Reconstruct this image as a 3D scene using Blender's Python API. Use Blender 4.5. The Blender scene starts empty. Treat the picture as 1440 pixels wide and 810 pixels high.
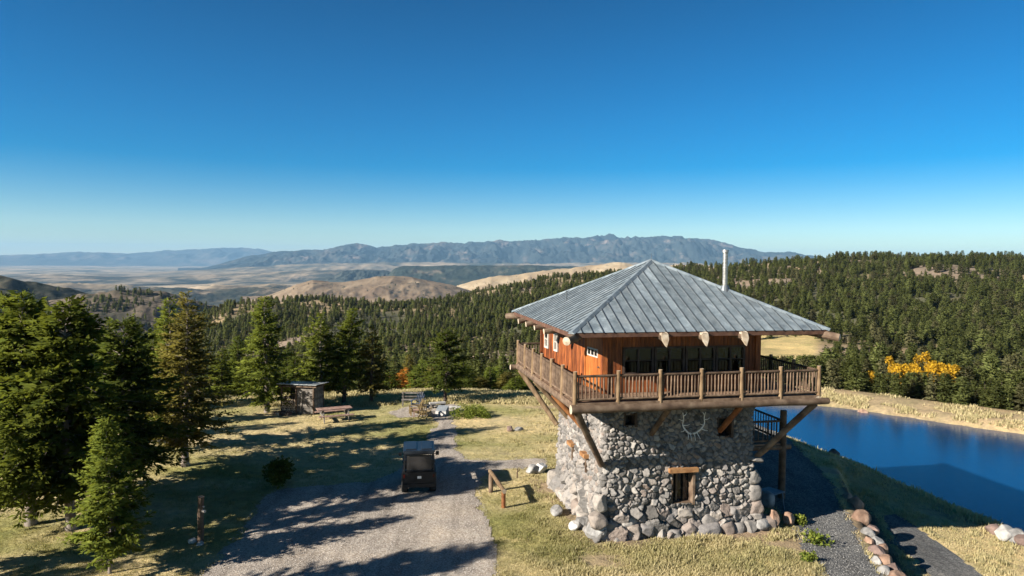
import bpy, bmesh, math, random
import numpy as np
from mathutils import Vector, Matrix, Euler

sc = bpy.context.scene
R = math.radians

# ------------------------------------------------------------------ camera
F_PX, CAM_H, V0, ROLL = 960.0, 10.0, 367.04, -0.009
PITCH = math.atan((405 - V0) / F_PX)
fw = np.array([0, math.cos(PITCH), -math.sin(PITCH)])
upv = np.array([0, math.sin(PITCH), math.cos(PITCH)])
rt = np.array([1.0, 0, 0])
cx_ = rt * math.cos(ROLL) - upv * math.sin(ROLL)
cy_ = upv * math.cos(ROLL) + rt * math.sin(ROLL)
cam = bpy.data.cameras.new('camera')
cam_o = bpy.data.objects.new('camera', cam)
sc.collection.objects.link(cam_o)
cam.sensor_width = 36
cam.lens = F_PX / 1440 * 36
cam.clip_start = 0.1
cam.clip_end = 90000
m = Matrix(((cx_[0], cy_[0], -fw[0], 0), (cx_[1], cy_[1], -fw[1], 0), (cx_[2], cy_[2], -fw[2], CAM_H), (0, 0, 0, 1)))
cam_o.matrix_world = m
sc.camera = cam_o

# ------------------------------------------------------------------ light
SUN_AZ, SUN_EL = 29.5, 26.0          # direction the light travels (from +x towards +y), elevation
sun = bpy.data.lights.new('sun', 'SUN')
sun.energy = 5.0
sun.angle = R(0.53)
sun.color = (1.0, 0.93, 0.82)
sun_o = bpy.data.objects.new('sun', sun)
sc.collection.objects.link(sun_o)
trav = Vector((math.cos(R(SUN_EL)) * math.cos(R(SUN_AZ)), math.cos(R(SUN_EL)) * math.sin(R(SUN_AZ)), -math.sin(R(SUN_EL))))
sun_o.rotation_euler = trav.to_track_quat('-Z', 'Y').to_euler()
sun_o.location = (-40, -30, 60)
w = bpy.data.worlds.new('World')
sc.world = w
w.use_nodes = True
nt = w.node_tree
bg = nt.nodes['Background']
sky = nt.nodes.new('ShaderNodeTexSky')
sky.sky_type = 'NISHITA'
sky.sun_disc = False
sky.sun_elevation = R(SUN_EL)
# Nishita: rotation 0 puts the sun at +Y and turns clockwise seen from above
sky.sun_rotation = R(90 - (SUN_AZ + 180)) % (2 * math.pi)
sky.altitude = 1800
sky.air_density = 1.0
sky.dust_density = 0.0
sky.ozone_density = 2.0
hs = nt.nodes.new('ShaderNodeHueSaturation')
hs.inputs['Hue'].default_value = 0.503
hs.inputs['Saturation'].default_value = 1.8
nt.links.new(sky.outputs[0], hs.inputs['Color'])
cl = nt.nodes.new('ShaderNodeMix'); cl.data_type = 'RGBA'; cl.blend_type = 'DARKEN'; cl.inputs[0].default_value = 1.0
cl.inputs[7].default_value = (11.5, 11.5, 11.5, 1)
nt.links.new(hs.outputs[0], cl.inputs[6])
# dim the model sky high overhead to deepen the shade on the ground
tcw = nt.nodes.new('ShaderNodeTexCoord'); sxw = nt.nodes.new('ShaderNodeSeparateXYZ'); nt.links.new(tcw.outputs['Generated'], sxw.inputs[0])
mrw = nt.nodes.new('ShaderNodeMapRange'); mrw.interpolation_type = 'SMOOTHSTEP'
for i_, v_ in ((1, .16), (2, .72), (3, 1.0), (4, .36)): mrw.inputs[i_].default_value = v_
nt.links.new(sxw.outputs[2], mrw.inputs[0])
mxw = nt.nodes.new('ShaderNodeMix'); mxw.data_type = 'RGBA'; mxw.blend_type = 'MULTIPLY'; mxw.inputs[0].default_value = 1.0
nt.links.new(cl.outputs[2], mxw.inputs[6]); nt.links.new(mrw.outputs[0], mxw.inputs[7])
nt.links.new(mxw.outputs[2], bg.inputs['Color'])
bg.inputs['Strength'].default_value = 0.05
sc.view_settings.view_transform = 'Standard'
sc.view_settings.look = 'None'
sc.view_settings.exposure = 1.2
sc.view_settings.gamma = 1.0
sc.view_settings.use_curve_mapping = False
sc.render.engine = 'CYCLES'
sc.cycles.use_denoising = True
sc.cycles.max_bounces = 6
sc.cycles.diffuse_bounces = 1
sc.cycles.glossy_bounces = 3
sc.cycles.transmission_bounces = 4
sc.cycles.transparent_max_bounces = 8
sc.cycles.volume_bounces = 0
sc.cycles.sample_clamp_indirect = 4.0

# ------------------------------------------------------------------ pixel rays (1440 x 810 frame) and noise
def ray(u, v):
    A, B = u - 720, 405 - v
    c, s = math.cos(ROLL), math.sin(ROLL)
    a, b = A * c + B * s, B * c - A * s
    return fw + rt * a / F_PX + upv * b / F_PX
def unproj(u, v, z=0.0):
    d = ray(u, v)
    return np.array([0, 0, CAM_H]) + d * (z - CAM_H) / d[2]
def at_y(u, v, y):
    d = ray(u, v)
    return np.array([0, 0, CAM_H]) + d * y / d[1]
def projn(P):
    P = np.asarray(P, float); d = P - np.array([0, 0, CAM_H]); z = d @ fw
    return np.stack([720 + F_PX * (d @ cx_) / z, 405 - F_PX * (d @ cy_) / z], -1)

def _h(ix, iy, seed):
    x = (ix.astype(np.int64) * 374761393 + iy.astype(np.int64) * 668265263 + seed * 1442695041) & 0xffffffff
    x = ((x ^ (x >> 13)) * 1274126177) & 0xffffffff
    return ((x ^ (x >> 16)) & 0xffff) / 65535.0
def vnoise(x, y, seed=0):
    x = np.asarray(x, float); y = np.asarray(y, float)
    ix, iy = np.floor(x), np.floor(y)
    fx, fy = x - ix, y - iy
    fx = fx * fx * (3 - 2 * fx); fy = fy * fy * (3 - 2 * fy)
    a, b = _h(ix, iy, seed), _h(ix + 1, iy, seed)
    c, d = _h(ix, iy + 1, seed), _h(ix + 1, iy + 1, seed)
    return (a * (1 - fx) + b * fx) * (1 - fy) + (c * (1 - fx) + d * fx) * fy
def fbm(x, y, o=4, seed=0):
    s = 0; a = 0.5; t = 0
    for i in range(o):
        s = s + a * vnoise(np.asarray(x) * 2 ** i + 17.3 * i, np.asarray(y) * 2 ** i - 9.1 * i, seed + i)
        t += a; a *= 0.5
    return s / t * 2 - 1          # -1..1
def sst(a, b, x):
    t = np.clip((np.asarray(x, float) - a) / (b - a), 0, 1)
    return t * t * (3 - 2 * t)

# ------------------------------------------------------------------ mesh helpers
def link(o, parent=None):
    sc.collection.objects.link(o)
    if parent is not None:
        o.parent = parent
    return o
def mesh_np(name, V, Fq, mats, attrs=None, smooth=False, midx=None):
    """V (n,3), Fq list of (k,n_i) int arrays or one array."""
    me = bpy.data.meshes.new(name)
    if isinstance(Fq, np.ndarray):
        Fq = [Fq]
    Fq = [f for f in Fq if len(f)]
    V = np.asarray(V, np.float32)
    me.vertices.add(len(V)); me.vertices.foreach_set('co', V.ravel())
    loops = np.concatenate([f.ravel() for f in Fq]).astype(np.int32)
    tot = np.concatenate([np.full(len(f), f.shape[1]) for f in Fq]).astype(np.int32)
    start = np.concatenate([[0], np.cumsum(tot)[:-1]]).astype(np.int32)
    me.loops.add(len(loops)); me.loops.foreach_set('vertex_index', loops)
    me.polygons.add(len(tot)); me.polygons.foreach_set('loop_start', start); me.polygons.foreach_set('loop_total', tot)
    if smooth:
        me.polygons.foreach_set('use_smooth', np.ones(len(tot), bool))
    for mm in (mats if isinstance(mats, (list, tuple)) else [mats]):
        me.materials.append(mm)
    if midx is not None:
        me.polygons.foreach_set('material_index', np.asarray(midx, np.int32))
    for k, (dom, typ, arr) in (attrs or {}).items():
        at = me.attributes.new(k, typ, dom)
        at.data.foreach_set('value' if typ in ('FLOAT', 'INT') else 'color', np.asarray(arr, np.int32 if typ == 'INT' else np.float32).ravel())
    me.update(calc_edges=True)
    me.validate()
    return me
class MB:
    """collects simple solids and links them as one mesh; every solid gets its own tint"""
    def __init__(s, seed=0):
        s.v = []; s.f = []; s.t = []; s.mi = []; s.rng = random.Random(seed)
    def add(s, vs, fs, tint=None, mi=0):
        o = len(s.v)
        s.v += [tuple(p) for p in vs]
        tint = s.rng.random() if tint is None else tint
        for f in fs:
            s.f.append(tuple(i + o for i in f)); s.t.append(tint); s.mi.append(mi)
    def box(s, c, size, rot=None, tint=None, mi=0, bev=0.0):
        x, y, z = [q / 2 for q in size]
        P = [Vector(p) for p in ((-x, -y, -z), (x, -y, -z), (x, y, -z), (-x, y, -z), (-x, -y, z), (x, -y, z), (x, y, z), (-x, y, z))]
        if rot is not None:
            P = [rot @ p for p in P]
        P = [p + Vector(c) for p in P]
        s.add(P, [(0, 3, 2, 1), (4, 5, 6, 7), (0, 1, 5, 4), (1, 2, 6, 5), (2, 3, 7, 6), (3, 0, 4, 7)], tint, mi)
    def bar(s, p0, p1, w, h, tint=None, mi=0, up=(0, 0, 1)):
        p0, p1 = Vector(p0), Vector(p1)
        d = p1 - p0; L = d.length; d.normalize()
        u_ = Vector(up)
        if abs(d.dot(u_)) > 0.98: u_ = Vector((0, 1, 0))
        r = d.cross(u_).normalized(); q = r.cross(d)
        s.box((p0 + p1) / 2, (w, L, h), Matrix((r, d, q)).transposed(), tint, mi)
    def log(s, p0, p1, r0, r1=None, seg=10, n=6, wob=0.0, tint=None, mi=0, endmi=None, point=0.0):
        r1 = r0 if r1 is None else r1
        p0, p1 = Vector(p0), Vector(p1)
        d = (p1 - p0).normalized()
        u_ = Vector((0, 0, 1)) if abs(d.z) < 0.95 else Vector((0, 1, 0))
        a = d.cross(u_).normalized(); b = a.cross(d)
        vs = []; fs = []
        for i in range(n + 1):
            t = i / n; c = p0.lerp(p1, t) + (a * s.rng.uniform(-1, 1) + b * s.rng.uniform(-1, 1)) * wob
            r = (r0 * (1 - t) + r1 * t) * (1 + s.rng.uniform(-1, 1) * 0.06 * (wob > 0))
            for k in range(seg):
                an = 2 * math.pi * k / seg
                vs.append(c + (a * math.cos(an) + b * math.sin(an)) * r * (1 + (s.rng.uniform(-1, 1) * 0.05 if wob > 0 else 0)))
        for i in range(n):
            for k in range(seg):
                k2 = (k + 1) % seg
                fs.append((i * seg + k, i * seg + k2, (i + 1) * seg + k2, (i + 1) * seg + k))
        t_ = s.rng.random() if tint is None else tint
        s.add(vs, fs, t_, mi)
        o = len(s.v)
        e = mi if endmi is None else endmi
        c0 = p0 - d * point * 0; c1 = p1 + d * point
        s.add(vs[:seg] + [c0], [(seg, (k + 1) % seg, k) for k in range(seg)], t_, e)
        s.add(vs[-seg:] + [c1], [(seg, k, (k + 1) % seg) for k in range(seg)], t_, e)
    def build(s, name, mats, parent=None, loc=None, smooth=False):
        me = bpy.data.meshes.new(name)
        me.from_pydata(s.v, [], s.f)
        for mm in (mats if isinstance(mats, (list, tuple)) else [mats]):
            me.materials.append(mm)
        me.polygons.foreach_set('material_index', s.mi)
        at = me.attributes.new('tint', 'FLOAT', 'FACE'); at.data.foreach_set('value', s.t)
        if smooth:
            for p in me.polygons: p.use_smooth = True
        me.update()
        o = bpy.data.objects.new(name, me)
        link(o, parent)
        if loc is not None: o.location = loc
        return o
def tag(o, label=None, cat=None, group=None, kind=None):
    if label: o['label'] = label
    if cat: o['category'] = cat
    if group: o['group'] = group
    if kind: o['kind'] = kind
    return o
def thing(name, label, cat, loc=(0, 0, 0), rz=0.0, group=None):
    o = bpy.data.objects.new(name, None)
    o.empty_display_size = 0.3
    link(o); o.location = loc; o.rotation_euler = (0, 0, rz)
    return tag(o, label, cat, group)
def copy_tree(o, parent=None):
    c = o.copy(); link(c)
    if parent is not None:
        c.parent = parent
    for ch in list(o.children):
        copy_tree(ch, c)
    return c

# ------------------------------------------------------------------ materials
def new_mat(name):
    mt = bpy.data.materials.new(name); mt.use_nodes = True
    t = mt.node_tree; t.nodes.clear()
    out = t.nodes.new('ShaderNodeOutputMaterial')
    return mt, t, out
def nd(t, typ, **kw):
    n = t.nodes.new(typ)
    for k, v in kw.items():
        if k in n.inputs.keys(): n.inputs[k].default_value = v
        else: setattr(n, k, v)
    return n
def ramp(t, fac, cols, lo=0.3, hi=0.7):
    r = t.nodes.new('ShaderNodeValToRGB')
    el = r.color_ramp.elements
    while len(el) < len(cols): el.new(0.5)
    for i, c in enumerate(cols):
        el[i].position = lo + (hi - lo) * i / max(1, len(cols) - 1)
        el[i].color = (*c, 1)
    t.links.new(fac, r.inputs[0])
    return r.outputs[0]
def mix(t, fac, a, b, mode='MIX'):
    n = t.nodes.new('ShaderNodeMix'); n.data_type = 'RGBA'; n.blend_type = mode
    for i, x in ((0, fac), (6, a), (7, b)):
        if hasattr(x, 'node'): t.links.new(x, n.inputs[i])
        elif i == 0: n.inputs[0].default_value = x
        else: n.inputs[i].default_value = (*x, 1) if len(x) == 3 else x
    return n.outputs[2]
def math_(t, op, a, b=0.0, c=0.0):
    n = t.nodes.new('ShaderNodeMath'); n.operation = op
    for i, x in enumerate((a, b, c)):
        if hasattr(x, 'node'): t.links.new(x, n.inputs[i])
        else: n.inputs[i].default_value = x
    return n.outputs[0]
def coords(t, stretch=(1, 1, 1), kind='Object', rot=(0, 0, 0)):
    tc = t.nodes.new('ShaderNodeTexCoord'); mp = t.nodes.new('ShaderNodeMapping')
    mp.inputs['Scale'].default_value = stretch
    mp.inputs['Rotation'].default_value = rot
    t.links.new(tc.outputs[kind], mp.inputs[0])
    return mp.outputs[0]
def noise(t, vec, scale, detail=6, rough=0.55, dist=0.0):
    n = t.nodes.new('ShaderNodeTexNoise')
    n.inputs['Scale'].default_value = scale; n.inputs['Detail'].default_value = detail
    n.inputs['Roughness'].default_value = rough; n.inputs['Distortion'].default_value = dist
    t.links.new(vec, n.inputs['Vector'])
    return n.outputs[0]
def attr(t, name, out=2):
    a = t.nodes.new('ShaderNodeAttribute'); a.attribute_name = name
    return a.outputs[out]
def m_var(name, cols, scale=3.0, rough=0.85, bump=0.0, bscale=20.0, tint=0.0, stretch=(1, 1, 1), metallic=0.0, detail=6, lo=.3, hi=.7,
          spec=0.3, objrand=0.0, bdist=0.02):
    mt, t, out = new_mat(name)
    b = nd(t, 'ShaderNodeBsdfPrincipled', Roughness=rough, Metallic=metallic)
    b.inputs['Specular IOR Level'].default_value = spec
    v = coords(t, stretch)
    col = ramp(t, noise(t, v, scale, detail), cols, lo, hi)
    if tint:
        f = math_(t, 'MULTIPLY_ADD', attr(t, 'tint'), 2 * tint, 1 - tint)
        col = mix(t, 1.0, col, comb(t, f), 'MULTIPLY')
    if objrand:
        oi = t.nodes.new('ShaderNodeObjectInfo')
        f = math_(t, 'MULTIPLY_ADD', oi.outputs['Random'], 2 * objrand, 1 - objrand)
        col = mix(t, 1.0, col, comb(t, f), 'MULTIPLY')
    t.links.new(col, b.inputs['Base Color'])
    if bump:
        bp = t.nodes.new('ShaderNodeBump'); bp.inputs['Strength'].default_value = bump; bp.inputs['Distance'].default_value = bdist
        t.links.new(noise(t, v, bscale, 5), bp.inputs['Height'])
        t.links.new(bp.outputs[0], b.inputs['Normal'])
    t.links.new(b.outputs[0], out.inputs[0])
    return mt
def comb(t, f):
    c = t.nodes.new('ShaderNodeCombineColor')
    for i in range(3): t.links.new(f, c.inputs[i])
    return c.outputs[0]
def m_leaf(name, dark, light, trans=0.34, objrand=0.2):
    mt, t, out = new_mat(name)
    col = mix(t, attr(t, 'tint'), dark, light)
    oi = t.nodes.new('ShaderNodeObjectInfo')
    f = math_(t, 'MULTIPLY_ADD', oi.outputs['Random'], 2 * objrand, 1 - objrand)
    col = mix(t, 1.0, col, comb(t, f), 'MULTIPLY')
    d = nd(t, 'ShaderNodeBsdfDiffuse'); tr = nd(t, 'ShaderNodeBsdfTranslucent')
    t.links.new(col, d.inputs[0])
    t.links.new(mix(t, 0.5, col, (light[0] * 1.2, light[1] * 1.2, light[2] * .6)), tr.inputs[0])
    mx = nd(t, 'ShaderNodeMixShader'); mx.inputs[0].default_value = trans
    t.links.new(d.outputs[0], mx.inputs[1]); t.links.new(tr.outputs[0], mx.inputs[2])
    t.links.new(mx.outputs[0], out.inputs[0])
    return mt

M = {}
M['log'] = m_var('weathered_log', [(.065, .04, .026), (.135, .09, .06), (.22, .16, .11)], 3, .8, .5, 25, .2, (1, 1, 1))
M['log_red'] = m_var('stained_log', [(.13, .045, .018), (.24, .09, .03), (.34, .15, .055)], 3, .7, .4, 25, .15)
M['log_end'] = m_var('cut_log_end', [(.34, .25, .17), (.52, .42, .31), (.6, .52, .42)], 6, .85, .3, 30, .1)
M['rail'] = m_var('rail_wood', [(.075, .045, .028), (.14, .092, .06), (.21, .145, .10)], 5, .85, .4, 40, .35, (1, 1, 1))
M['post'] = m_var('post_wood', [(.12, .072, .037), (.22, .145, .08), (.32, .225, .135)], 5, .85, .4, 30, .3, (1, 1, .4))
M['deck'] = m_var('deck_board', [(.12, .07, .045), (.22, .14, .09), (.3, .2, .14)], 4, .85, .3, 30, .25)
M['siding'] = m_var('stained_siding', [(.085, .024, .010), (.22, .062, .018), (.36, .115, .03)], 3.2, .6, .35, 18, .38, (3, 3, .5), spec=.35)
M['door_wood'] = m_var('door_wood', [(.28, .075, .018), (.39, .12, .028), (.48, .17, .042)], 3.2, .5, .3, 18, .2, (3, 3, .5), spec=.4)
M['soffit'] = m_var('soffit_board', [(.05, .02, .012), (.09, .035, .018), (.12, .05, .025)], 4, .8, .2, 20, .25)
M['fascia'] = m_var('fascia', [(.06, .03, .022), (.11, .055, .036), (.15, .08, .05)], 4, .75, .2, 20, .1)
M['trim'] = m_var('window_trim', [(.035, .022, .018), (.06, .04, .03), (.09, .06, .045)], 4, .6, .1, 30)
M['white_trim'] = m_var('pale_trim', [(.42, .36, .30), (.55, .49, .42), (.62, .57, .5)], 6, .7, .1, 30)
M['lintel'] = m_var('lintel_wood', [(.22, .10, .04), (.34, .17, .07), (.45, .25, .11)], 4, .8, .4, 25, .2)
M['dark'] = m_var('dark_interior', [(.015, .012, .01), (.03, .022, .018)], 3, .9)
M['black_plastic'] = m_var('black_plastic', [(.006, .0065, .008), (.011, .012, .014)], 12, .5, .1, 60)
M['black_roof'] = m_var('glossy_black_panel', [(.010, .013, .018), (.02, .025, .032)], 5, .3, .05, 9, spec=.25)
M['rubber'] = m_var('tyre_rubber', [(.012, .012, .012), (.025, .024, .023)], 12, .85, .2, 40)
M['steel'] = m_var('steel', [(.35, .36, .37), (.5, .51, .52)], 8, .35, .05, 20, metallic=.9)
M['pipe'] = m_var('flue_steel', [(.24, .23, .21), (.36, .35, .33), (.46, .45, .43)], 6, .42, .05, 20, metallic=.75, stretch=(1, 1, 3))
M['plate'] = m_var('number_plate', [(.7, .7, .68), (.8, .8, .78)], 8, .5)
M['lamp_red'] = m_var('tail_lamp', [(.05, .004, .004), (.07, .006, .005)], 8, .25)
M['antler'] = m_var('antler_bone', [(.6, .56, .5), (.74, .71, .66), (.8, .78, .74)], 12, .7, .2, 60)
M['chair_wood'] = m_var('chair_wood', [(.16, .11, .05), (.28, .20, .09), (.36, .27, .14)], 6, .8, .3, 40, .25)
M['chair_blue'] = m_var('chair_paint_blue', [(.04, .06, .10), (.07, .10, .16)], 6, .7, .2, 40, .2)
M['table_wood'] = m_var('table_wood', [(.17, .10, .075), (.30, .19, .15), (.40, .27, .22)], 5, .85, .3, 40, .25)
M['grey_wood'] = m_var('grey_board', [(.09, .08, .07), (.17, .15, .13), (.26, .235, .21)], 4, .9, .4, 30, .35)
M['pale_stone'] = m_var('pale_stone', [(.30, .285, .265), (.44, .42, .395), (.55, .53, .5)], 5, .85, .3, 20, .1)
M['grey_slab'] = m_var('grey_slab', [(.16, .18, .20), (.26, .28, .30)], 6, .6, .2, 30)
M['shed_roof'] = m_var('shed_roof_metal', [(.38, .40, .40), (.52, .54, .53)], 5, .5, .1, 20, .1, metallic=.3)
M['fire_bark'] = m_var('firewood_bark', [(.12, .07, .045), (.24, .15, .1)], 8, .9, .4, 40, .3)
M['fire_cut'] = m_var('firewood_cut', [(.50, .36, .24), (.66, .50, .36), (.74, .6, .46)], 8, .85, .2, 40, .25)
M['bark'] = m_var('conifer_bark', [(.10, .075, .06), (.22, .18, .15), (.33, .29, .25)], 7, .95, .7, 25, stretch=(1, 1, .35))
M['bark_dark'] = m_var('dark_bark', [(.05, .035, .028), (.10, .075, .06)], 7, .95, .7, 25, stretch=(1, 1, .35))
M['bark_pale'] = m_var('aspen_bark', [(.35, .33, .29), (.55, .53, .48)], 7, .9, .3, 25)
M['mesh_blue'] = m_var('blue_grey_paint', [(.10, .15, .20), (.16, .22, .28)], 8, .5, .1, 30)
M['fir'] = m_leaf('fir_needles', (.036, .055, .012), (.215, .24, .042))
M['fir_gold'] = m_leaf('golden_fir_needles', (.075, .07, .02), (.31, .265, .075))
M['fir_bright'] = m_leaf('young_fir_needles', (.06, .095, .018), (.26, .29, .055))
M['fir_deep'] = m_leaf('deep_fir_needles', (.03, .046, .012), (.155, .182, .038))
M['hill_tree'] = m_leaf('hillside_needles', (.05, .064, .02), (.175, .185, .06), .28, .4)
M['hill_dull'] = m_leaf('hillside_dull_needles', (.06, .06, .028), (.16, .15, .07), .2, .3)
M['aspen'] = m_leaf('aspen_leaves', (.26, .16, .02), (.62, .37, .03), .3, .2)
M['orange_leaf'] = m_leaf('orange_leaves', (.28, .10, .02), (.42, .19, .035), .35, .1)
M['shrub'] = m_leaf('shrub_leaves', (.04, .07, .02), (.13, .19, .055), .25, .15)
M['grass'] = m_leaf('dry_grass_blades', (.12, .14, .035), (.60, .50, .29), .3, 0.0)
def m_rock(name, cols, scale=2.5, rnd=.25):
    return m_var(name, cols, scale, .9, .7, 9, .0, objrand=rnd, bdist=.05)
M['rock_grey'] = m_rock('grey_rock', [(.12, .115, .11), (.26, .25, .24), (.40, .39, .37)])
M['rock_brown'] = m_rock('brown_rock', [(.17, .10, .07), (.29, .185, .13), (.40, .28, .21)])
M['rock_pale'] = m_rock('pale_rock', [(.34, .32, .30), (.5, .48, .45), (.62, .6, .56)])
M['rock_dark'] = m_rock('dark_red_rock', [(.10, .075, .065), (.19, .13, .11), (.26, .19, .16)])
# ------------------------------------------------------------------ terrain
POND_Z = -3.0
POND = np.array([(26, 12), (25.2, 22), (24.1, 31.4), (23.4, 36), (22.4, 41.1), (20.2, 48.4), (17.2, 54), (15.5, 59), (17.5, 63.2), (22.5, 64.2),
                 (28.9, 62), (34, 57.5), (39.2, 52.6), (46, 46), (54, 36), (60, 26), (62, 12)], float)
def sd_poly(x, y, P):
    """signed distance, positive outside"""
    x = np.asarray(x, float); y = np.asarray(y, float)
    best = np.full(x.shape, 1e9); ins = np.zeros(x.shape, bool)
    n = len(P)
    for i in range(n):
        ax, ay = P[i]; bx, by = P[(i + 1) % n]
        ex, ey = bx - ax, by - ay
        t = np.clip(((x - ax) * ex + (y - ay) * ey) / (ex * ex + ey * ey), 0, 1)
        best = np.minimum(best, np.hypot(x - ax - t * ex, y - ay - t * ey))
        c = (ay > y) != (by > y)
        with np.errstate(divide='ignore', invalid='ignore'):
            ins ^= c & (x < ex * (y - ay) / (ey if ey else 1e-9) + ax)
    return np.where(ins, -best, best)
ROW_Y = [0, 10, 22, 25, 28, 31, 33, 36, 45, 60]
ROW_X = [8.5, 10.0, 12.55, 13.3, 14.25, 15.3, 16.0, 17.0, 19.0, 21]
DL = np.log(np.array([40, 55, 66, 72, 80, 120, 180, 270, 380, 500, 620, 760, 950], float))
UC = np.array([-900, -100, 150, 320, 440, 560, 640, 700, 760, 870, 960, 1030, 1100, 1200, 1320, 1440, 1700, 2600], float)
ZT = np.array([
    [0, -1, -3, -4.5, -6, -14, -25, -40, -55, -65, -75, -85, -98],
    [0, -1, -3, -4.5, -6, -14, -25, -40, -55, -65, -75, -85, -98],
    [0, -1, -3, -4.5, -6, -14, -26, -41, -55, -63, -68, -78, -98],
    [0, -1, -3, -4.5, -6, -15, -28, -40, -42, -36, -29, -40, -75],
    [0, -1, -3, -4.5, -6, -12.6, -20, -28, -32, -30, -27, -45, -80],
    [0, -1, -3, -4.5, -6, -13, -21, -29, -33, -33, -31, -50, -80],
    [0, -1, -3, -4.5, -6, -13.5, -21.5, -29, -31, -28, -24, -40, -70],
    [0, -1.5, -3, -4.5, -7, -13.5, -20.5, -26, -27, -22, -14.5, -30, -60],
    [0, -2, -3, -4.5, -7, -13, -19, -23, -21, -15, -7, -20, -50],
    [0, -2.2, -2.6, -4, -7, -13, -18, -20, -17, -9, -1, -14, -45],
    [0, -2.4, -2.4, -2.8, -5.5, -12, -15, -17.6, -13, -4.6, 3, -8, -40],
    [0, -2.4, -2.4, -2.5, -4.5, -11, -13, -16, -10, -1, 6.8, -4, -36],
    [0, -2.4, -2.4, -2.5, -4, -10, -13, -14.7, -7, 3, 11.3, 0, -34],
    [0, -2.4, -2.4, -2.6, -3.6, -9.4, -13, -12.5, -5, 5.3, 13, 3, -32],
    [0, -2.4, -2.4, -2.8, -3.6, -9.4, -13, -12.5, -5, 5.6, 13.5, 4, -32],
    [0, -2.4, -2.4, -2.8, -3.6, -9.4, -13, -12.5, -5, 5.6, 13.6, 4, -32],
    [0, -2.4, -2.4, -2.8, -3.6, -9.4, -13, -12.5, -5, 6, 14, 4, -32],
    [0, -2.4, -2.4, -2.8, -3.6, -9.4, -13, -12.5, -5, 6, 14, 4, -32]], float)
AC = np.arctan((UC - 720) / F_PX)
def polar_z(D, az):
    i = np.clip(np.searchsorted(AC, az) - 1, 0, len(AC) - 2)
    j = np.clip(np.searchsorted(DL, np.log(D)) - 1, 0, len(DL) - 2)
    a = np.clip((az - AC[i]) / (AC[i + 1] - AC[i]), 0, 1)
    b = np.clip((np.log(D) - DL[j]) / (DL[j + 1] - DL[j]), 0, 1)
    z = (ZT[i, j] * (1 - b) + ZT[i, j + 1] * b) * (1 - a) + (ZT[i + 1, j] * (1 - b) + ZT[i + 1, j + 1] * b) * a
    return z
def ground(x, y):
    x = np.asarray(x, float); y = np.asarray(y, float)
    D = np.maximum(np.hypot(x, y), 1.0); az = np.arctan2(x, np.maximum(y, 0.01))
    u = 0.05 * fbm(x / 5, y / 5, 3, 3) + 0.03 * fbm(x / 1.1, y / 1.1, 2, 8)
    # right side falls in a step held by the row of rocks
    d = x - np.interp(y, ROW_Y, ROW_X)
    soft = sst(31.5, 37, y)
    step = -1.25 * sst(0.1, 0.7, d) * (1 - soft) - 0.9 * sst(-2, 5, d) * soft
    N = -0.30 * sst(-4, 0, d) + step - 0.5 * sst(0.6, 8, d)
    P = polar_z(D, az) + fbm(x / 40, y / 40, 4, 21) * 0.012 * np.clip(D - 55, 0, 350) + fbm(x / 14, y / 14, 3, 5) * 0.5 * sst(60, 140, D)
    b = sst(49, 62, D + 1.5 * fbm(x / 9, y / 9, 2, 31))
    z = N * (1 - b) + P * b + u * (1 + 2 * b)
    sd = sd_poly(x, y, POND) + 0.5 * fbm(x / 2.5, y / 2.5, 3, 77)
    near = (D < 120)
    cap = -2.88 + 0.42 * np.maximum(sd, 0)
    z = np.where(near & (sd > 0), np.minimum(z, cap), z)
    low = -2.75 + 0.12 * np.minimum(sd, 4)
    k = 1 - sst(5, 9, sd)
    z = np.where(near & (sd > 0), np.maximum(z, np.where(k > 0, np.minimum(low, cap) * k + z * (1 - k), z)), z)
    z = np.where(near & (sd <= 0), -3.0 + np.maximum(0.5 * sd, -2.0), z)
    return z
def gz(x, y):
    return float(ground(np.array([x]), np.array([y]))[0])
def on_ground(u, v):
    z = 0.0
    for _ in range(25):
        p = unproj(u, v, z); z = 0.5 * z + 0.5 * gz(p[0], p[1])
    p = unproj(u, v, z)
    return np.array([p[0], p[1], gz(p[0], p[1])])
def along(u, y):
    """ground point at depth y under pixel column u"""
    x = at_y(u, 450, y)[0]
    return np.array([x, y, gz(x, y)])

def m_ground():
    mt, t, out = new_mat('meadow_ground')
    b = nd(t, 'ShaderNodeBsdfPrincipled', Roughness=.95); b.inputs['Specular IOR Level'].default_value = .15
    v = coords(t)
    base = attr(t, 'gcol', 0)
    n1 = ramp(t, noise(t, v, 2.2, 8, .7), [(.62, .62, .62), (1.0, 1.0, 1.0), (1.35, 1.3, 1.2)], .3, .7)
    n2 = ramp(t, noise(t, v, .16, 8, .7), [(.72, .80, .70), (1.0, 1.0, 1.0), (1.25, 1.18, 1.1)], .32, .68)
    col = mix(t, 1, mix(t, 1, base, n1, 'MULTIPLY'), n2, 'MULTIPLY')
    t.links.new(col, b.inputs['Base Color'])
    bp = nd(t, 'ShaderNodeBump'); bp.inputs['Strength'].default_value = .9; bp.inputs['Distance'].default_value = .12
    t.links.new(noise(t, v, 5.5, 7, .7), bp.inputs['Height']); t.links.new(bp.outputs[0], b.inputs['Normal'])
    t.links.new(b.outputs[0], out.inputs[0])
    return mt
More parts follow.
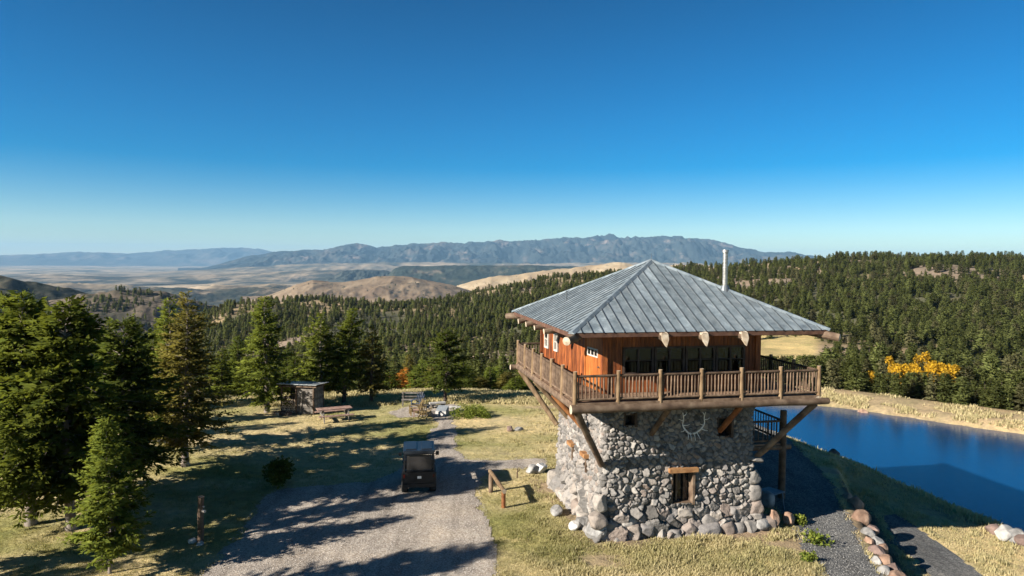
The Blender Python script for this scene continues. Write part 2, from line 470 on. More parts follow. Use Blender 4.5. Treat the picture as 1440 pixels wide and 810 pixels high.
def m_gravel(name, cols, sc1=13):
    mt, t, out = new_mat(name)
    b = nd(t, 'ShaderNodeBsdfPrincipled', Roughness=.95); b.inputs['Specular IOR Level'].default_value = .2
    v = coords(t)
    vo = nd(t, 'ShaderNodeTexVoronoi'); vo.inputs['Scale'].default_value = sc1 * 1.6; t.links.new(v, vo.inputs['Vector'])
    sep = nd(t, 'ShaderNodeSeparateColor'); t.links.new(vo.outputs['Color'], sep.inputs[0])
    c1 = ramp(t, sep.outputs[0], cols, .05, .95)
    c2 = ramp(t, noise(t, v, .5, 7, .65), [(.7, .7, .72), (1, 1, 1), (1.2, 1.16, 1.1)], .3, .7)
    c3 = ramp(t, noise(t, coords(t, (1.1, .13, 1), rot=(0, 0, .12)), 1.3, 5, .6), [(.74, .73, .72), (1.0, 1.0, 1.0), (1.14, 1.12, 1.09)], .36, .64)
    t.links.new(mix(t, 1, mix(t, 1, c1, c2, 'MULTIPLY'), c3, 'MULTIPLY'), b.inputs['Base Color'])
    bp = nd(t, 'ShaderNodeBump'); bp.inputs['Strength'].default_value = .9; bp.inputs['Distance'].default_value = .06
    t.links.new(noise(t, v, sc1, 6, .7), bp.inputs['Height']); t.links.new(bp.outputs[0], b.inputs['Normal'])
    t.links.new(b.outputs[0], out.inputs[0])
    return mt

az = np.linspace(R(-66), R(62), 620)
dd = np.exp(np.linspace(np.log(4.0), np.log(960), 760))
AZ, DD = np.meshgrid(az, dd)
X, Y = DD * np.sin(AZ), DD * np.cos(AZ)
Z = ground(X, Y)
# ground colour: dry and green grass, bare earth, scree, a painted shade band
g1 = sst(-.25, .45, fbm(X / 4.2, Y / 4.2, 5, 41) + .25 * fbm(X / .7, Y / .7, 3, 2))
lawn_g = sst(-.2, .5, fbm(X / 7, Y / 3.5, 4, 55)) * .85
dry = np.array([.53, .43, .235]); grn = np.array([.21, .225, .055]); bare = np.array([.30, .215, .15]); tan = np.array([.40, .30, .17]); scree = np.array([.28, .21, .165]); forest = np.array([.095, .092, .055])
left_w = 1 - sst(-2, 4, X)
gr = (np.clip(lawn_g * (.42 + .5 * left_w), 0, 1) * (1 - .75 * sst(9, 14, X)))[..., None]
C = dry * (1 - gr) + grn * gr
bm_ = (sst(.12, .5, fbm(X / 2.3, Y / 1.6, 4, 91)) * .75 * (1 - left_w * .8))[..., None]
C = C * (1 - bm_) + bare * bm_
far = sst(52, 75, DD)[..., None]
fs_ = sst(-.1, .35, fbm(X / 45, Y / 45, 5, 63))[..., None]
Cf = forest * (1 - fs_) + tan * .62 * fs_
sm = sst(.05, .3, fbm(X / 60, Y / 60, 4, 12))[..., None]
Cf = Cf * (1 - .7 * sm) + scree * .7 * sm
C = C * (1 - far) + Cf * far
SD = sd_poly(X, Y, POND)
bank = ((1 - sst(3, 9, SD)) * sst(30, 45, DD) * (SD > 0) * (DD < 120))[..., None]
C = C * (1 - bank) + np.array([.36, .275, .165]) * bank
# open meadow behind the cabin's right eave, and open ridge crest
def pix_mask(X, Y, Z, u0, u1, v0, v1, soft=10):
    q = projn(np.stack([X, Y, Z], -1).reshape(-1, 3)).reshape(*X.shape, 2)
    return sst(u0 - soft, u0 + soft, q[..., 0]) * (1 - sst(u1 - soft, u1 + soft, q[..., 0])) * sst(v0 - soft / 2, v0 + soft / 2, q[..., 1]) * (1 - sst(v1 - soft / 2, v1 + soft / 2, q[..., 1])) * (DDm(X, Y) > 90)
def DDm(X, Y): return np.hypot(X, Y)
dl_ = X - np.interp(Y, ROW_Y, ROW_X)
drop_shade = (sst(-.3, .1, dl_) * (1 - sst(1.2, 1.9, dl_)) * (1 - sst(31, 34, Y)))[..., None]
C = C * (1 - drop_shade) + np.array([.10, .08, .06]) * drop_shade  # ground darkened below the stone row to paint in its shade
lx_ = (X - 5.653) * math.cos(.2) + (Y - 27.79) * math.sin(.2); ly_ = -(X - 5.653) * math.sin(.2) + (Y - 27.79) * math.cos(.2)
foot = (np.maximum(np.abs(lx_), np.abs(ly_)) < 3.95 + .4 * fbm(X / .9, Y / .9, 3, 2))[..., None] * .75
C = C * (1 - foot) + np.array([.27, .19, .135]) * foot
mead = pix_mask(X, Y, Z, 985, 1150, 470, 508)[..., None]
C = C * (1 - mead) + np.array([.48, .37, .17]) * mead
crest = (sst(560, 610, DD) * (1 - sst(640, 700, DD)))[..., None]
C = C * (1 - crest * .8) + np.array([.36, .27, .17]) * crest * .8
n0, n1_ = X.shape
idx = np.arange(n0 * n1_).reshape(n0, n1_)
Fq = np.stack([idx[:-1, :-1].ravel(), idx[:-1, 1:].ravel(), idx[1:, 1:].ravel(), idx[1:, :-1].ravel()], 1)[:, ::-1]
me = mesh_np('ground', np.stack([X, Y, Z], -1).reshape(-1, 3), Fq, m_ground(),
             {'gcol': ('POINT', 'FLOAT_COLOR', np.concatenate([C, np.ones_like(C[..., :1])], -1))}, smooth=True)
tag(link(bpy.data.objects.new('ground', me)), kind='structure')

# pond
def m_water():
    mt, t, out = new_mat('pond_water')
    b = nd(t, 'ShaderNodeBsdfPrincipled', Roughness=.09, IOR=1.33)
    b.inputs['Base Color'].default_value = (.004, .043, .125, 1)
    b.inputs['Specular IOR Level'].default_value = .5
    bp = nd(t, 'ShaderNodeBump'); bp.inputs['Strength'].default_value = .35; bp.inputs['Distance'].default_value = .03
    t.links.new(noise(t, coords(t, (1, 2.2, 1)), 3.5, 4), bp.inputs['Height']); t.links.new(bp.outputs[0], b.inputs['Normal'])
    t.links.new(b.outputs[0], out.inputs[0])
    return mt
mb = MB()
cxp, cyp = POND.mean(0)
big = [(float(p[0] + (p[0] - cxp) / max(1e-6, np.hypot(p[0] - cxp, p[1] - cyp)) * 1.6), float(p[1] + (p[1] - cyp) / np.hypot(p[0] - cxp, p[1] - cyp) * 1.6), POND_Z) for p in POND]
mb.add(big, [tuple(range(len(big)))][::1])
pond = mb.build('pond_water', m_water()); tag(pond, kind='structure')
if pond.data.polygons[0].normal.z < 0:
    pond.data.flip_normals()

# gravel sheets, laid a little above the ground along its own relief
def sheet(name, poly, mat, res=.12, lift=.03, rough=.16):
    P = np.array(poly, float)
    x0, y0 = P.min(0) - .5; x1, y1 = P.max(0) + .5
    xs = np.arange(x0, x1, res); ys = np.arange(y0, y1, res)
    Xg, Yg = np.meshgrid(xs, ys)
    sd = sd_poly(Xg, Yg, P) + rough * fbm(Xg / .8, Yg / .8, 3, 9) * 2.2
    ok = sd < 0
    # pull border vertices onto the outline
    Zg = ground(Xg, Yg) + lift
    Zg = np.where(sd > -.25, Zg - (sd + .25) * .08, Zg)
    id_ = np.arange(Xg.size).reshape(Xg.shape)
    keep = (ok[:-1, :-1].astype(int) + ok[1:, :-1] + ok[1:, 1:] + ok[:-1, 1:]) >= 3
    f = np.stack([id_[:-1, :-1][keep], id_[:-1, 1:][keep], id_[1:, 1:][keep], id_[1:, :-1][keep]], 1)
    us, inv = np.unique(f, return_inverse=True)
    V = np.stack([Xg.ravel()[us], Yg.ravel()[us], Zg.ravel()[us]], -1)
    me = mesh_np(name, V, inv.reshape(-1, 4), mat, smooth=True)
    return tag(link(bpy.data.objects.new(name, me)), kind='structure')
def gpoly(pts):
    return [tuple(on_ground(*p)[:2]) for p in pts]
M['gravel'] = m_gravel('gravel', [(.27, .225, .185), (.38, .33, .28), (.47, .42, .36)])
M['gravel_grey'] = m_gravel('grey_gravel', [(.075, .076, .077), (.13, .13, .128), (.21, .205, .195)])
drive_px = [(250, 835), (283, 806), (330, 760), (352, 728), (368, 700), (400, 686), (450, 682), (520, 678), (556, 664), (566, 652), (600, 640), (604, 628), (602, 612), (612, 600),
            (612, 590), (606, 586), (560, 588), (545, 580), (575, 570), (640, 568), (652, 578), (640, 586), (638, 600), (642, 618), (640, 632), (655, 645), (700, 648), (742, 644), (768, 645), (772, 655),
            (735, 660), (692, 662), (680, 672), (672, 692), (684, 730), (694, 780), (700, 835)]
DRIVE = gpoly(drive_px)
sheet('gravel_drive', DRIVE, M['gravel'])
TRACK = [(9.6, 17), (10.2, 21), (10.6, 24), (10.9, 26.2), (10.6, 28.5), (10.8, 31), (11.8, 35), (12.8, 40), (13.5, 44), (16, 44), (16.3, 40), (15.8, 36), (15.2, 32.5), (14.9, 31), (14.0, 28.2), (13.0, 25.2), (12.3, 22), (11.4, 17)]
sheet('gravel_track', TRACK, M['gravel_grey'])
LOWER = [(13.6, 17), (14.6, 22), (15.6, 25), (16.0, 28), (17.0, 31), (18.0, 31.5), (18.3, 28), (18.1, 25), (17.2, 22), (16, 17)]
sheet('gravel_lower_track', LOWER, M['gravel_grey'])

# ------------------------------------------------------------------ far hills and mountains
def m_land(name, cols, scale, lo=.35, hi=.65, extra=None, bump=0.0, bd=20.):
    mt, t, out = new_mat(name)
    b = nd(t, 'ShaderNodeBsdfDiffuse')
    v = coords(t, (1, .6, 1.5))
    col = ramp(t, noise(t, v, scale, 9, .65), cols, lo, hi)
    if extra:
        c2, s2, l2, h2 = extra
        col = mix(t, ramp(t, noise(t, v, s2, 10, .7), [(0, 0, 0), (1, 1, 1)], l2, h2), col, c2)
    t.links.new(col, b.inputs['Color'])
    if bump:
        bp = nd(t, 'ShaderNodeBump'); bp.inputs['Strength'].default_value = bump; bp.inputs['Distance'].default_value = bd
        t.links.new(noise(t, v, scale * 4, 8, .65), bp.inputs['Height']); t.links.new(bp.outputs[0], b.inputs['Normal'])
    t.links.new(b.outputs[0], out.inputs[0])
    return mt
def ridge(name, D, wf, wb, tops, zb, mat, amp=.25, seed=0, ncol=420, nrow=60, p=1.3, gully=6.0, crest=.04, flat=0.0):
    """a hill or range: crest line at distance D with heights from a table of crest pixels, falling to zb in front and behind"""
    us = np.array([q[0] for q in tops], float); vs = np.array([q[1] for q in tops], float)
    uu = np.linspace(us.min(), us.max(), ncol)
    vv = np.interp(uu, us, vs)
    tp_ = sst(0, .10, (uu - us.min()) / (us.max() - us.min())) * sst(0, .10, (us.max() - uu) / (us.max() - us.min()))
    a = np.arctan((uu - 720) / F_PX)
    # crest height straight from the ray through the crest pixel
    zt = np.array([at_y(u_, v_, D * math.cos(a_))[2] for u_, v_, a_ in zip(uu, vv, a)])
    tt = np.concatenate([np.linspace(-1, 0, nrow), np.linspace(0, 1, nrow // 3)[1:]])
    zt = (zb - 12) + (zt - zb + 12) * tp_
    A, T = np.meshgrid(a, tt)
    ZT_ = np.broadcast_to(zt, A.shape)
    Dm = np.where(T < 0, D + T * wf, D + T * wb)
    xx, yy = Dm * np.sin(A), Dm * np.cos(A)
    s = np.where(T < 0, np.clip((1 + T) / (1 - flat), 0, 1), 1 - T)
    prof = s ** p if p >= 1 else 1 - (1 - s) ** (1 / p)
    hgt = ZT_ - zb
    L = D * (a.max() - a.min()) / gully
    nz = fbm(xx / L, yy / L, 6, seed); rz = 1 - np.abs(fbm(xx / L * 1.7 + 5, yy / L * .8, 5, seed + 9)) * 2
    k = np.clip(1 - np.abs(s - .55) / .55, 0, 1)
    z = zb + hgt * (prof + amp * k * (nz * .6 + (rz - .5) * .5)) + crest * hgt * fbm(xx / L * 4, yy / L * 4, 4, seed + 3) * s
    n0, n1 = xx.shape
    id_ = np.arange(n0 * n1).reshape(n0, n1)
    f = np.stack([id_[:-1, :-1].ravel(), id_[:-1, 1:].ravel(), id_[1:, 1:].ravel(), id_[1:, :-1].ravel()], 1)
    me = mesh_np(name, np.stack([xx, yy, z], -1).reshape(-1, 3), f, mat, smooth=True)
    o = tag(link(bpy.data.objects.new(name, me)), kind='structure')
    return o, (xx, yy, z)
VZ = -250.0
# valley floor
mt = m_land('valley_land', [(.12, .105, .075), (.29, .225, .145), (.46, .36, .24)], .0022, .38, .62, ((.055, .06, .05), .0012, .5, .6))
a = np.linspace(R(-60), R(60), 300); dl = np.exp(np.linspace(np.log(800), np.log(31500), 160))
A, Dg = np.meshgrid(a, dl); xx, yy = Dg * np.sin(A), Dg * np.cos(A)
zz = -100 + (VZ + 100) * sst(900, 3200, Dg) + fbm(xx / 900, yy / 600, 6, 70) * 26 * sst(900, 3000, Dg) * (1 - sst(14000, 26000, Dg)) + 60 * sst(9000, 14000, Dg) * (A > R(-12)) * sst(R(-12), R(2), A)
id_ = np.arange(xx.size).reshape(xx.shape)
f = np.stack([id_[:-1, :-1].ravel(), id_[:-1, 1:].ravel(), id_[1:, 1:].ravel(), id_[1:, :-1].ravel()], 1)
tag(link(bpy.data.objects.new('valley_floor', mesh_np('valley_floor', np.stack([xx, yy, zz], -1).reshape(-1, 3), f, mt, smooth=True))), kind='structure')

wood = (.028, .036, .028)
ridge('mountain_range', 15500, 3600, 2500, [(250, 372), (330, 364), (372, 358), (385, 355), (410, 353), (430, 352), (455, 350), (470, 348), (488, 344), (502, 342), (516, 346), (530, 349), (545, 346), (562, 345), (580, 343), (600, 344), (620, 341),
      (640, 342), (660, 339), (680, 341), (700, 337), (722, 339), (740, 338), (760, 340), (785, 337), (800, 336), (820, 334), (835, 331), (850, 330), (862, 331), (872, 334), (888, 334), (905, 332), (925, 332), (945, 333), (965, 332), (985, 335), (1010, 341), (1040, 348), (1070, 354), (1085, 356), (1110, 356), (1125, 358), (1180, 366), (1260, 374)], VZ + 25,
      m_land('mountain_forest', [(.022, .028, .03), (.035, .042, .04), (.13, .10, .08)], .0016, .40, .72, ((.27, .20, .16), .0022, .56, .70)), .6, 11, 700, 110, .9, 26, .055)
ridge('far_mountain', 27000, 2600, 2500, [(-700, 366), (-200, 361), (0, 359), (60, 357), (110, 354), (140, 355), (200, 356), (230, 353), (262, 351), (290, 350), (310, 348), (325, 347), (345, 349), (365, 350), (390, 352), (430, 356), (480, 366)], VZ + 5,
      m_land('far_mountain_forest', [(.025, .03, .035), (.05, .055, .05), (.15, .12, .1)], .0012), .5, 5, 420, 60, .9, 22, .09)
ridge('foothill', 11500, 2200, 1800, [(120, 392), (180, 386), (250, 381), (300, 379), (360, 375), (420, 372), (480, 371), (540, 369), (600, 369), (680, 370), (760, 371), (840, 370), (960, 370), (1080, 374)], VZ + 10,
      m_land('foothill_land', [(.09, .09, .07), (.24, .19, .13), (.36, .28, .19)], .0012, .38, .66, ((.05, .06, .05), .001, .53, .62)), .45, 31, 420, 60, .9, 20, .15)
ridge('wooded_mesa', 6300, 700, 1500, [(520, 398), (540, 386), (552, 378), (566, 374), (600, 374), (640, 373), (700, 374), (740, 373), (780, 374), (840, 376), (900, 380)], VZ + 40,
      m_land('mesa_forest', [(.022, .03, .024), (.045, .05, .035), (.22, .17, .12)], .005, .42, .72), .3, 8, 300, 40, .7, 9, .03)
ridge('shaded_ridge', 7400, 900, 1500, [(420, 396), (450, 391), (470, 388), (482, 381), (510, 379), (540, 380), (556, 384), (575, 392), (600, 398)], VZ + 10,
      m_land('ridge_shade_tone', [(.03, .035, .03), (.07, .07, .055), (.2, .16, .11)], .004, .42, .72), .5, 28, 240, 40, .8, 7, .05)  # dark land colour stands in for shade lying on this hill
ridge('low_ridge', 5000, 900, 1400, [(-200, 396), (0, 402), (100, 398), (180, 401), (240, 407), (300, 400), (340, 402), (380, 399), (420, 404), (470, 407), (520, 412)], VZ - 5,
      m_land('low_ridge_land', [(.15, .12, .085), (.32, .25, .165), (.45, .35, .24)], .003, .36, .64, ((.04, .045, .036), .004, .5, .6)), .5, 17, 300, 40, .9, 9, .1)
ridge('valley_bench', 8800, 1200, 1500, [(-300, 388), (0, 389), (80, 386), (140, 389), (220, 390), (300, 386), (380, 383), (440, 380), (500, 381), (560, 386)], VZ,
      m_land('bench_scrub', [(.06, .06, .046), (.19, .155, .105), (.38, .29, .2)], .003, .38, .62, ((.035, .04, .035), .002, .48, .58)), .5, 83, 300, 40, .9, 10, .15)
ridge('wooded_bench', 4300, 500, 900, [(60, 420), (130, 410), (200, 405), (250, 404), (300, 409), (340, 404), (400, 406), (440, 412)], VZ + 10,
      m_land('bench_woods', [(.03, .034, .027), (.075, .07, .05), (.25, .19, .13)], .006, .42, .66), .4, 87, 240, 40, .9, 7, .1)
hT = ridge('tan_hill', 3000, 800, 900, [(340, 428), (380, 415), (400, 407), (418, 399), (440, 394), (462, 396), (480, 397), (505, 393), (530, 389), (552, 388), (580, 390), (610, 395), (640, 402), (680, 414), (720, 424)], -190,
      m_land('tan_hill_grass', [(.14, .10, .068), (.21, .153, .10), (.28, .212, .14)], .008, .34, .66, ((.05, .05, .035), .02, .57, .64), .3, 6), .26, 41, 300, 50, .9, 6, .03)
hC = ridge('cream_hill', 3600, 800, 900, [(600, 412), (640, 403), (660, 397), (690, 389), (720, 386), (745, 383), (770, 380), (800, 378), (830, 374), (852, 370), (872, 369), (900, 373), (940, 374), (985, 372), (1040, 376)], -190,
      m_land('cream_hill_grass', [(.30, .22, .135), (.36, .27, .165), (.48, .38, .25)], .006, .36, .64, ((.08, .075, .05), .012, .63, .7), .3, 6), .24, 52, 300, 50, .9, 7, .05)
hB = ridge('scrub_hill', 1050, 330, 400, [(-120, 470), (-50, 455), (20, 436), (60, 424), (100, 414), (130, 410), (160, 407), (200, 407), (235, 412), (262, 420), (290, 428), (330, 436), (380, 446)], -130,
      m_land('scrub_hill_land', [(.065, .06, .045), (.125, .10, .075), (.20, .16, .115)], .02, .36, .64, ((.035, .042, .028), .06, .55, .62), .4, 4), .14, 61, 300, 50, .9, 5, .05)
hA = ridge('dark_hill', 1500, 500, 500, [(-600, 372), (-200, 378), (-60, 383), (0, 386), (15, 388), (35, 394), (60, 399), (90, 405), (110, 410), (150, 420), (200, 430), (260, 440)], -170,
      m_land('dark_hill_land', [(.03, .034, .026), (.065, .062, .045), (.14, .115, .08)], .02, .36, .64, ((.025, .03, .022), .05, .5, .6), .4, 4), .18, 66, 300, 50, .9, 8, .03)

# air: one box of thin, even haze round the whole scene
mt, t, out = new_mat('haze')
vol = nd(t, 'ShaderNodeVolumePrincipled')
vol.inputs['Color'].default_value = (.38, .68, 1.0, 1)
vol.inputs['Density'].default_value = HAZE if 'HAZE' in globals() else 3.3e-5
vol.inputs['Anisotropy'].default_value = 0.0
t.links.new(vol.outputs[0], out.inputs['Volume'])
mb = MB(); mb.box((0, 17000, 200), (84000, 38000, 940))
hz = mb.build('haze', mt); tag(hz, kind='stuff')
# ------------------------------------------------------------------ lookout tower
TC = (5.653, 27.79); TH = 0.2
def tw(x, y, z=0.0):
    return Vector((TC[0] + x * math.cos(TH) - y * math.sin(TH), TC[1] + x * math.sin(TH) + y * math.cos(TH), z))
tower = thing('lookout_tower', 'stone lookout tower with wooden cabin, wraparound balcony and metal hip roof', 'lookout tower', (TC[0], TC[1], 0), TH)

# stone base: one skin of fitted stones running round the rounded-square plan
RNG = np.random.default_rng(5)
HREF, CR = 3.0, 0.3
SL = 2 * (HREF - CR); ARC = CR * math.pi / 2; PER = 4 * (SL + ARC)
def hz_(z):
    t = np.clip((5.0 - z) / 5.0, 0, 1.25)
    return 2.98 + 0.13 * t ** 1.4 + 0.12 * np.clip((0.9 - z) / 1.2, 0, 1) ** 1.5
def plan(s):
    s = np.mod(s, PER); k = np.floor(s / (SL + ARC)).astype(int); r = s - k * (SL + ARC)
    st = r < SL
    an = np.where(st, 0, (r - SL) / CR)
    x = np.where(st, -HREF + CR + r, HREF - CR + CR * np.sin(an)); y = np.where(st, -HREF, -HREF + CR - CR * np.cos(an))
    nx, ny = np.sin(an), -np.cos(an)
    c, q = np.cos(k * math.pi / 2), np.sin(k * math.pi / 2)
    return x * c - y * q, x * q + y * c, nx * c - ny * q, nx * q + ny * c
ZB, ZT_W = -0.9, 5.06
def rad(z):
    return np.where(z < .45, .30, np.where(z < .95, .21, np.where(z < 2.5, .108, .086)))
P_ = []; bins = {}
tries = 56000
ss = RNG.uniform(0, PER, tries); zs = RNG.uniform(ZB, ZT_W, tries); rr = rad(zs) * RNG.uniform(.55, 1.5, tries)
order = np.argsort(-rr * RNG.uniform(.7, 1, tries))
for i in order:
    s_, z_, r_ = ss[i], zs[i], rr[i]; bi, bj = int(s_ / .5), int((z_ + 1) / .5); ok = True
    nb = int(PER / .5) + 1
    for di in (-2, -1, 0, 1, 2):
        for dj in (-2, -1, 0, 1, 2):
            for (a_, b_, c_) in bins.get(((bi + di) % nb, bj + dj), ()):
                ds = abs(a_ - s_); ds = min(ds, PER - ds)
                if (ds * .86) ** 2 + ((b_ - z_) * 1.14) ** 2 < (.72 * (c_ + r_)) ** 2:
                    ok = False; break
            if not ok: break
        if not ok: break
    if ok:
        P_.append((s_, z_, r_)); bins.setdefault((bi, bj), []).append((s_, z_, r_))
P_ = np.array(P_)
ncell = len(P_)
cell_off = RNG.uniform(-.5, 1, ncell); cell_t = RNG.uniform(-1, 1, (ncell, 2)); cell_c = RNG.random(ncell)
cell_a = RNG.uniform(0, math.pi, ncell)
NS, NZ = 940, 224
gs = np.linspace(0, PER, NS, endpoint=False); gzv = np.linspace(ZB, ZT_W, NZ)
S2, Z2 = np.meshgrid(gs, gzv)
D1 = np.empty_like(S2); OFF = np.empty_like(S2); TNT = np.empty_like(S2); EDG = np.empty_like(S2)
wx = .05 * fbm(S2 / .16, Z2 / .16, 3, 4); wz = .05 * fbm(S2 / .16 + 31, Z2 / .16, 3, 6)
ch = 20
for c0 in range(0, NS, ch):
    sl = slice(c0, c0 + ch)
    mid = gs[sl].mean()
    ds = (P_[:, 0] - mid + PER / 2) % PER - PER / 2
    near = np.where(np.abs(ds) < 1.35)[0]
    px = ds[near] + mid
    dx = (S2[:, sl] + wx[:, sl])[..., None] - px; dz = (Z2[:, sl] + wz[:, sl])[..., None] - P_[near, 1]
    ca, sa = np.cos(cell_a[near]), np.sin(cell_a[near])
    ex = (dx * ca + dz * sa) * .92; ez = (-dx * sa + dz * ca) * 1.08
    # a blend of round and square distance gives angular stones
    dist = (.35 * np.hypot(ex * .9, ez) + .65 * np.maximum(np.abs(ex), np.abs(ez))) / P_[near, 2]
    o = np.argpartition(dist, 1, axis=-1)[..., :2]
    d2 = np.take_along_axis(dist, o, -1); sw = d2[..., 0] > d2[..., 1]
    i1 = np.where(sw, o[..., 1], o[..., 0]); a1 = np.minimum(d2[..., 0], d2[..., 1]); a2 = np.maximum(d2[..., 0], d2[..., 1])
    g = near[i1]; r_ = P_[g, 2]
    DX = np.take_along_axis(dx, i1[..., None], -1)[..., 0]; DZ = np.take_along_axis(dz, i1[..., None], -1)[..., 0]
    e = (a2 - a1) * r_ * .5
    h = sst(0, .03, e) ** .7
    off = -.055 + h * (.055 + .16 * r_ + .22 * r_ * cell_off[g] + (cell_t[g, 0] * DX + cell_t[g, 1] * DZ) * .6 + .05 * r_ * (1 - np.clip(a1, 0, 1.5) ** 2))
    OFF[:, sl] = off; TNT[:, sl] = np.where(e < .012, .08, cell_c[g]); EDG[:, sl] = e
OFF += .018 * fbm(S2 / .07, Z2 / .07, 3, 14) + .012 * fbm(S2 / .03, Z2 / .03, 2, 15)
x_, y_, nx_, ny_ = plan(S2)
k_ = hz_(Z2) / HREF
VX = x_ * k_ + nx_ * OFF; VY = y_ * k_ + ny_ * OFF
id_ = np.arange(NS * NZ).reshape(NZ, NS)
idr = np.roll(id_, -1, 1)
f = np.stack([id_[:-1].ravel(), idr[:-1].ravel(), idr[1:].ravel(), id_[1:].ravel()], 1)
fx = VX.ravel()[f].mean(1); fy = VY.ravel()[f].mean(1); fz = Z2.ravel()[f].mean(1)
# openings: (side, centre along the side, half width, z0, z1); side 0 front, 3 left
OPEN = [(0, .08, .44, 1.15, 2.32), (0, -1.98, .24, 4.1, 4.5), (0, 1.75, .3, 3.55, 4.25), (3, .55, .17, 1.95, 2.45), (3, -1.25, .17, 2.0, 2.5)]
kill = np.zeros(len(f), bool)
for sd_, c_, hw, z0, z1 in OPEN:
    if sd_ == 0: kill |= (fy < -2) & (np.abs(fx - c_) < hw) & (fz > z0) & (fz < z1)
    else: kill |= (fx < -2) & (np.abs(fy - c_) < hw) & (fz > z0) & (fz < z1)
f = f[~kill]
def m_stone():
    mt, t, out = new_mat('rubble_stone')
    b = nd(t, 'ShaderNodeBsdfPrincipled', Roughness=.92); b.inputs['Specular IOR Level'].default_value = .2
    v = coords(t)
    c = ramp(t, attr(t, 'tint'), [(.13, .125, .12), (.22, .215, .21), (.31, .295, .28), (.26, .25, .25), (.40, .375, .345), (.30, .245, .215), (.35, .34, .33), (.46, .44, .41)], .02, .98)
    n = ramp(t, noise(t, v, 6, 8, .7), [(.66, .66, .67), (1, 1, 1), (1.25, 1.22, 1.18)], .3, .7)
    t.links.new(mix(t, 1, mix(t, 1, c, n, 'MULTIPLY'), (.78, .755, .73), 'MULTIPLY'), b.inputs['Base Color'])
    bp = nd(t, 'ShaderNodeBump'); bp.inputs['Strength'].default_value = .7; bp.inputs['Distance'].default_value = .03
    t.links.new(noise(t, v, 22, 6, .7), bp.inputs['Height']); t.links.new(bp.outputs[0], b.inputs['Normal'])
    t.links.new(b.outputs[0], out.inputs[0])
    return mt
M['stone'] = m_stone()
V = np.stack([VX, VY, Z2], -1).reshape(-1, 3)
sw_ = mesh_np('stone_wall', V, f, M['stone'], {'tint': ('POINT', 'FLOAT', TNT.ravel())})
link(bpy.data.objects.new('stone_wall', sw_), tower)

# rocks: faceted boulders cut from a sphere
_ico = bmesh.new(); bmesh.ops.create_icosphere(_ico, subdivisions=4, radius=1.0)
ICO_V = np.array([v.co[:] for v in _ico.verts]); ICO_F = np.array([[v.index for v in q.verts] for q in _ico.faces]); _ico.free()
def rock_np(seed, size, cuts=11, rot=True):
    g = np.random.default_rng(seed); v = ICO_V.copy()
    for _ in range(cuts):
        n = g.normal(size=3); n /= np.linalg.norm(n); c = g.uniform(.62, .92)
        d = np.maximum(0, v @ n - c); v -= d[:, None] * n * .96
    v *= 1 + (.07 * fbm(v[:, 0] * 2.1 + seed, v[:, 1] * 2.1 + v[:, 2] * 1.7, 4, seed % 91))[:, None]
    v *= np.array(size)
    if rot:
        a = g.uniform(0, 6.28); c, s = math.cos(a), math.sin(a)
        v[:, :2] = v[:, :2] @ np.array([[c, s], [-s, c]])
    return v
def rock(name, seed, size, loc, mat, label=None, group=None, parent=None, tilt=(0, 0), cuts=11, cat='rock'):
    v = rock_np(seed, size, cuts)
    o = bpy.data.objects.new(name, mesh_np(name, v, ICO_F, mat, smooth=False))
    link(o, parent); o.location = loc; o.rotation_euler = (tilt[0], tilt[1], 0)
    if label: tag(o, label, cat, group)
    return o
# big foundation stones along the foot of the front and left walls: one part
vs = []; fs = []; tn = []; n0 = 0; g = np.random.default_rng(8)
def foot_stone(x, y, z, sx, sy, sz, seed):
    global n0
    v = np.clip(rock_np(seed, (sx * 1.3, sy * 1.2, sz * 1.3), 9, False), [-sx, -sy, -sz], [sx, sy, sz])
    v += .03 * np.stack([fbm(v[:, 1] * 5 + seed, v[:, 2] * 5, 3, 1), fbm(v[:, 0] * 5 + seed, v[:, 2] * 5, 3, 2), fbm(v[:, 0] * 5, v[:, 1] * 5 + seed, 3, 3)], -1)
    a = g.uniform(-.25, .25); c, s = math.cos(a), math.sin(a); v[:, [0, 2]] = v[:, [0, 2]] @ np.array([[c, s], [-s, c]])
    vs.append(v + np.array([x, y, z])); fs.append(ICO_F + n0); tn.append(np.full(len(v), g.uniform(.2, .95))); n0 += len(v)
xq = -3.2
i = 0
while xq < 3.5:
    sx = g.uniform(.18, .46); foot_stone(xq + sx, -3.12 + g.uniform(-.06, .08), .12 + g.uniform(-.14, .2), sx, .3, g.uniform(.18, .40), 300 + i); xq += sx * 1.9; i += 1
xq = -3.0
while xq < 3.2:
    sx = g.uniform(.18, .34); foot_stone(xq + sx, -3.0 + g.uniform(-.05, .05), .60 + g.uniform(-.16, .2), sx, .25, g.uniform(.14, .3), 400 + i); xq += sx * g.uniform(1.9, 3.6); i += 1
xq = -3.1
while xq < 3.0:
    sx = g.uniform(.24, .42); foot_stone(-3.1 + g.uniform(-.06, .06), xq + sx, .08 + g.uniform(-.12, .18), .3, sx, g.uniform(.24, .42), 500 + i); xq += sx * 1.92; i += 1
foot_stone(-3.2, -3.15, .75, .3, .3, .28, 611); foot_stone(-3.1, -3.05, 1.35, .26, .26, .3, 612); foot_stone(3.08, -3.0, .8, .3, .26, .26, 613); foot_stone(3.02, -2.95, 1.35, .26, .24, .3, 614); foot_stone(3.0, -2.95, 1.95, .24, .24, .24, 615)
foot_stone(2.98, -2.98, 2.66, .3, .26, .12, 616)
me = mesh_np('foundation_stone', np.concatenate(vs), np.concatenate(fs), M['stone'], {'tint': ('POINT', 'FLOAT', np.concatenate(tn))})
link(bpy.data.objects.new('foundation_stone', me), tower)

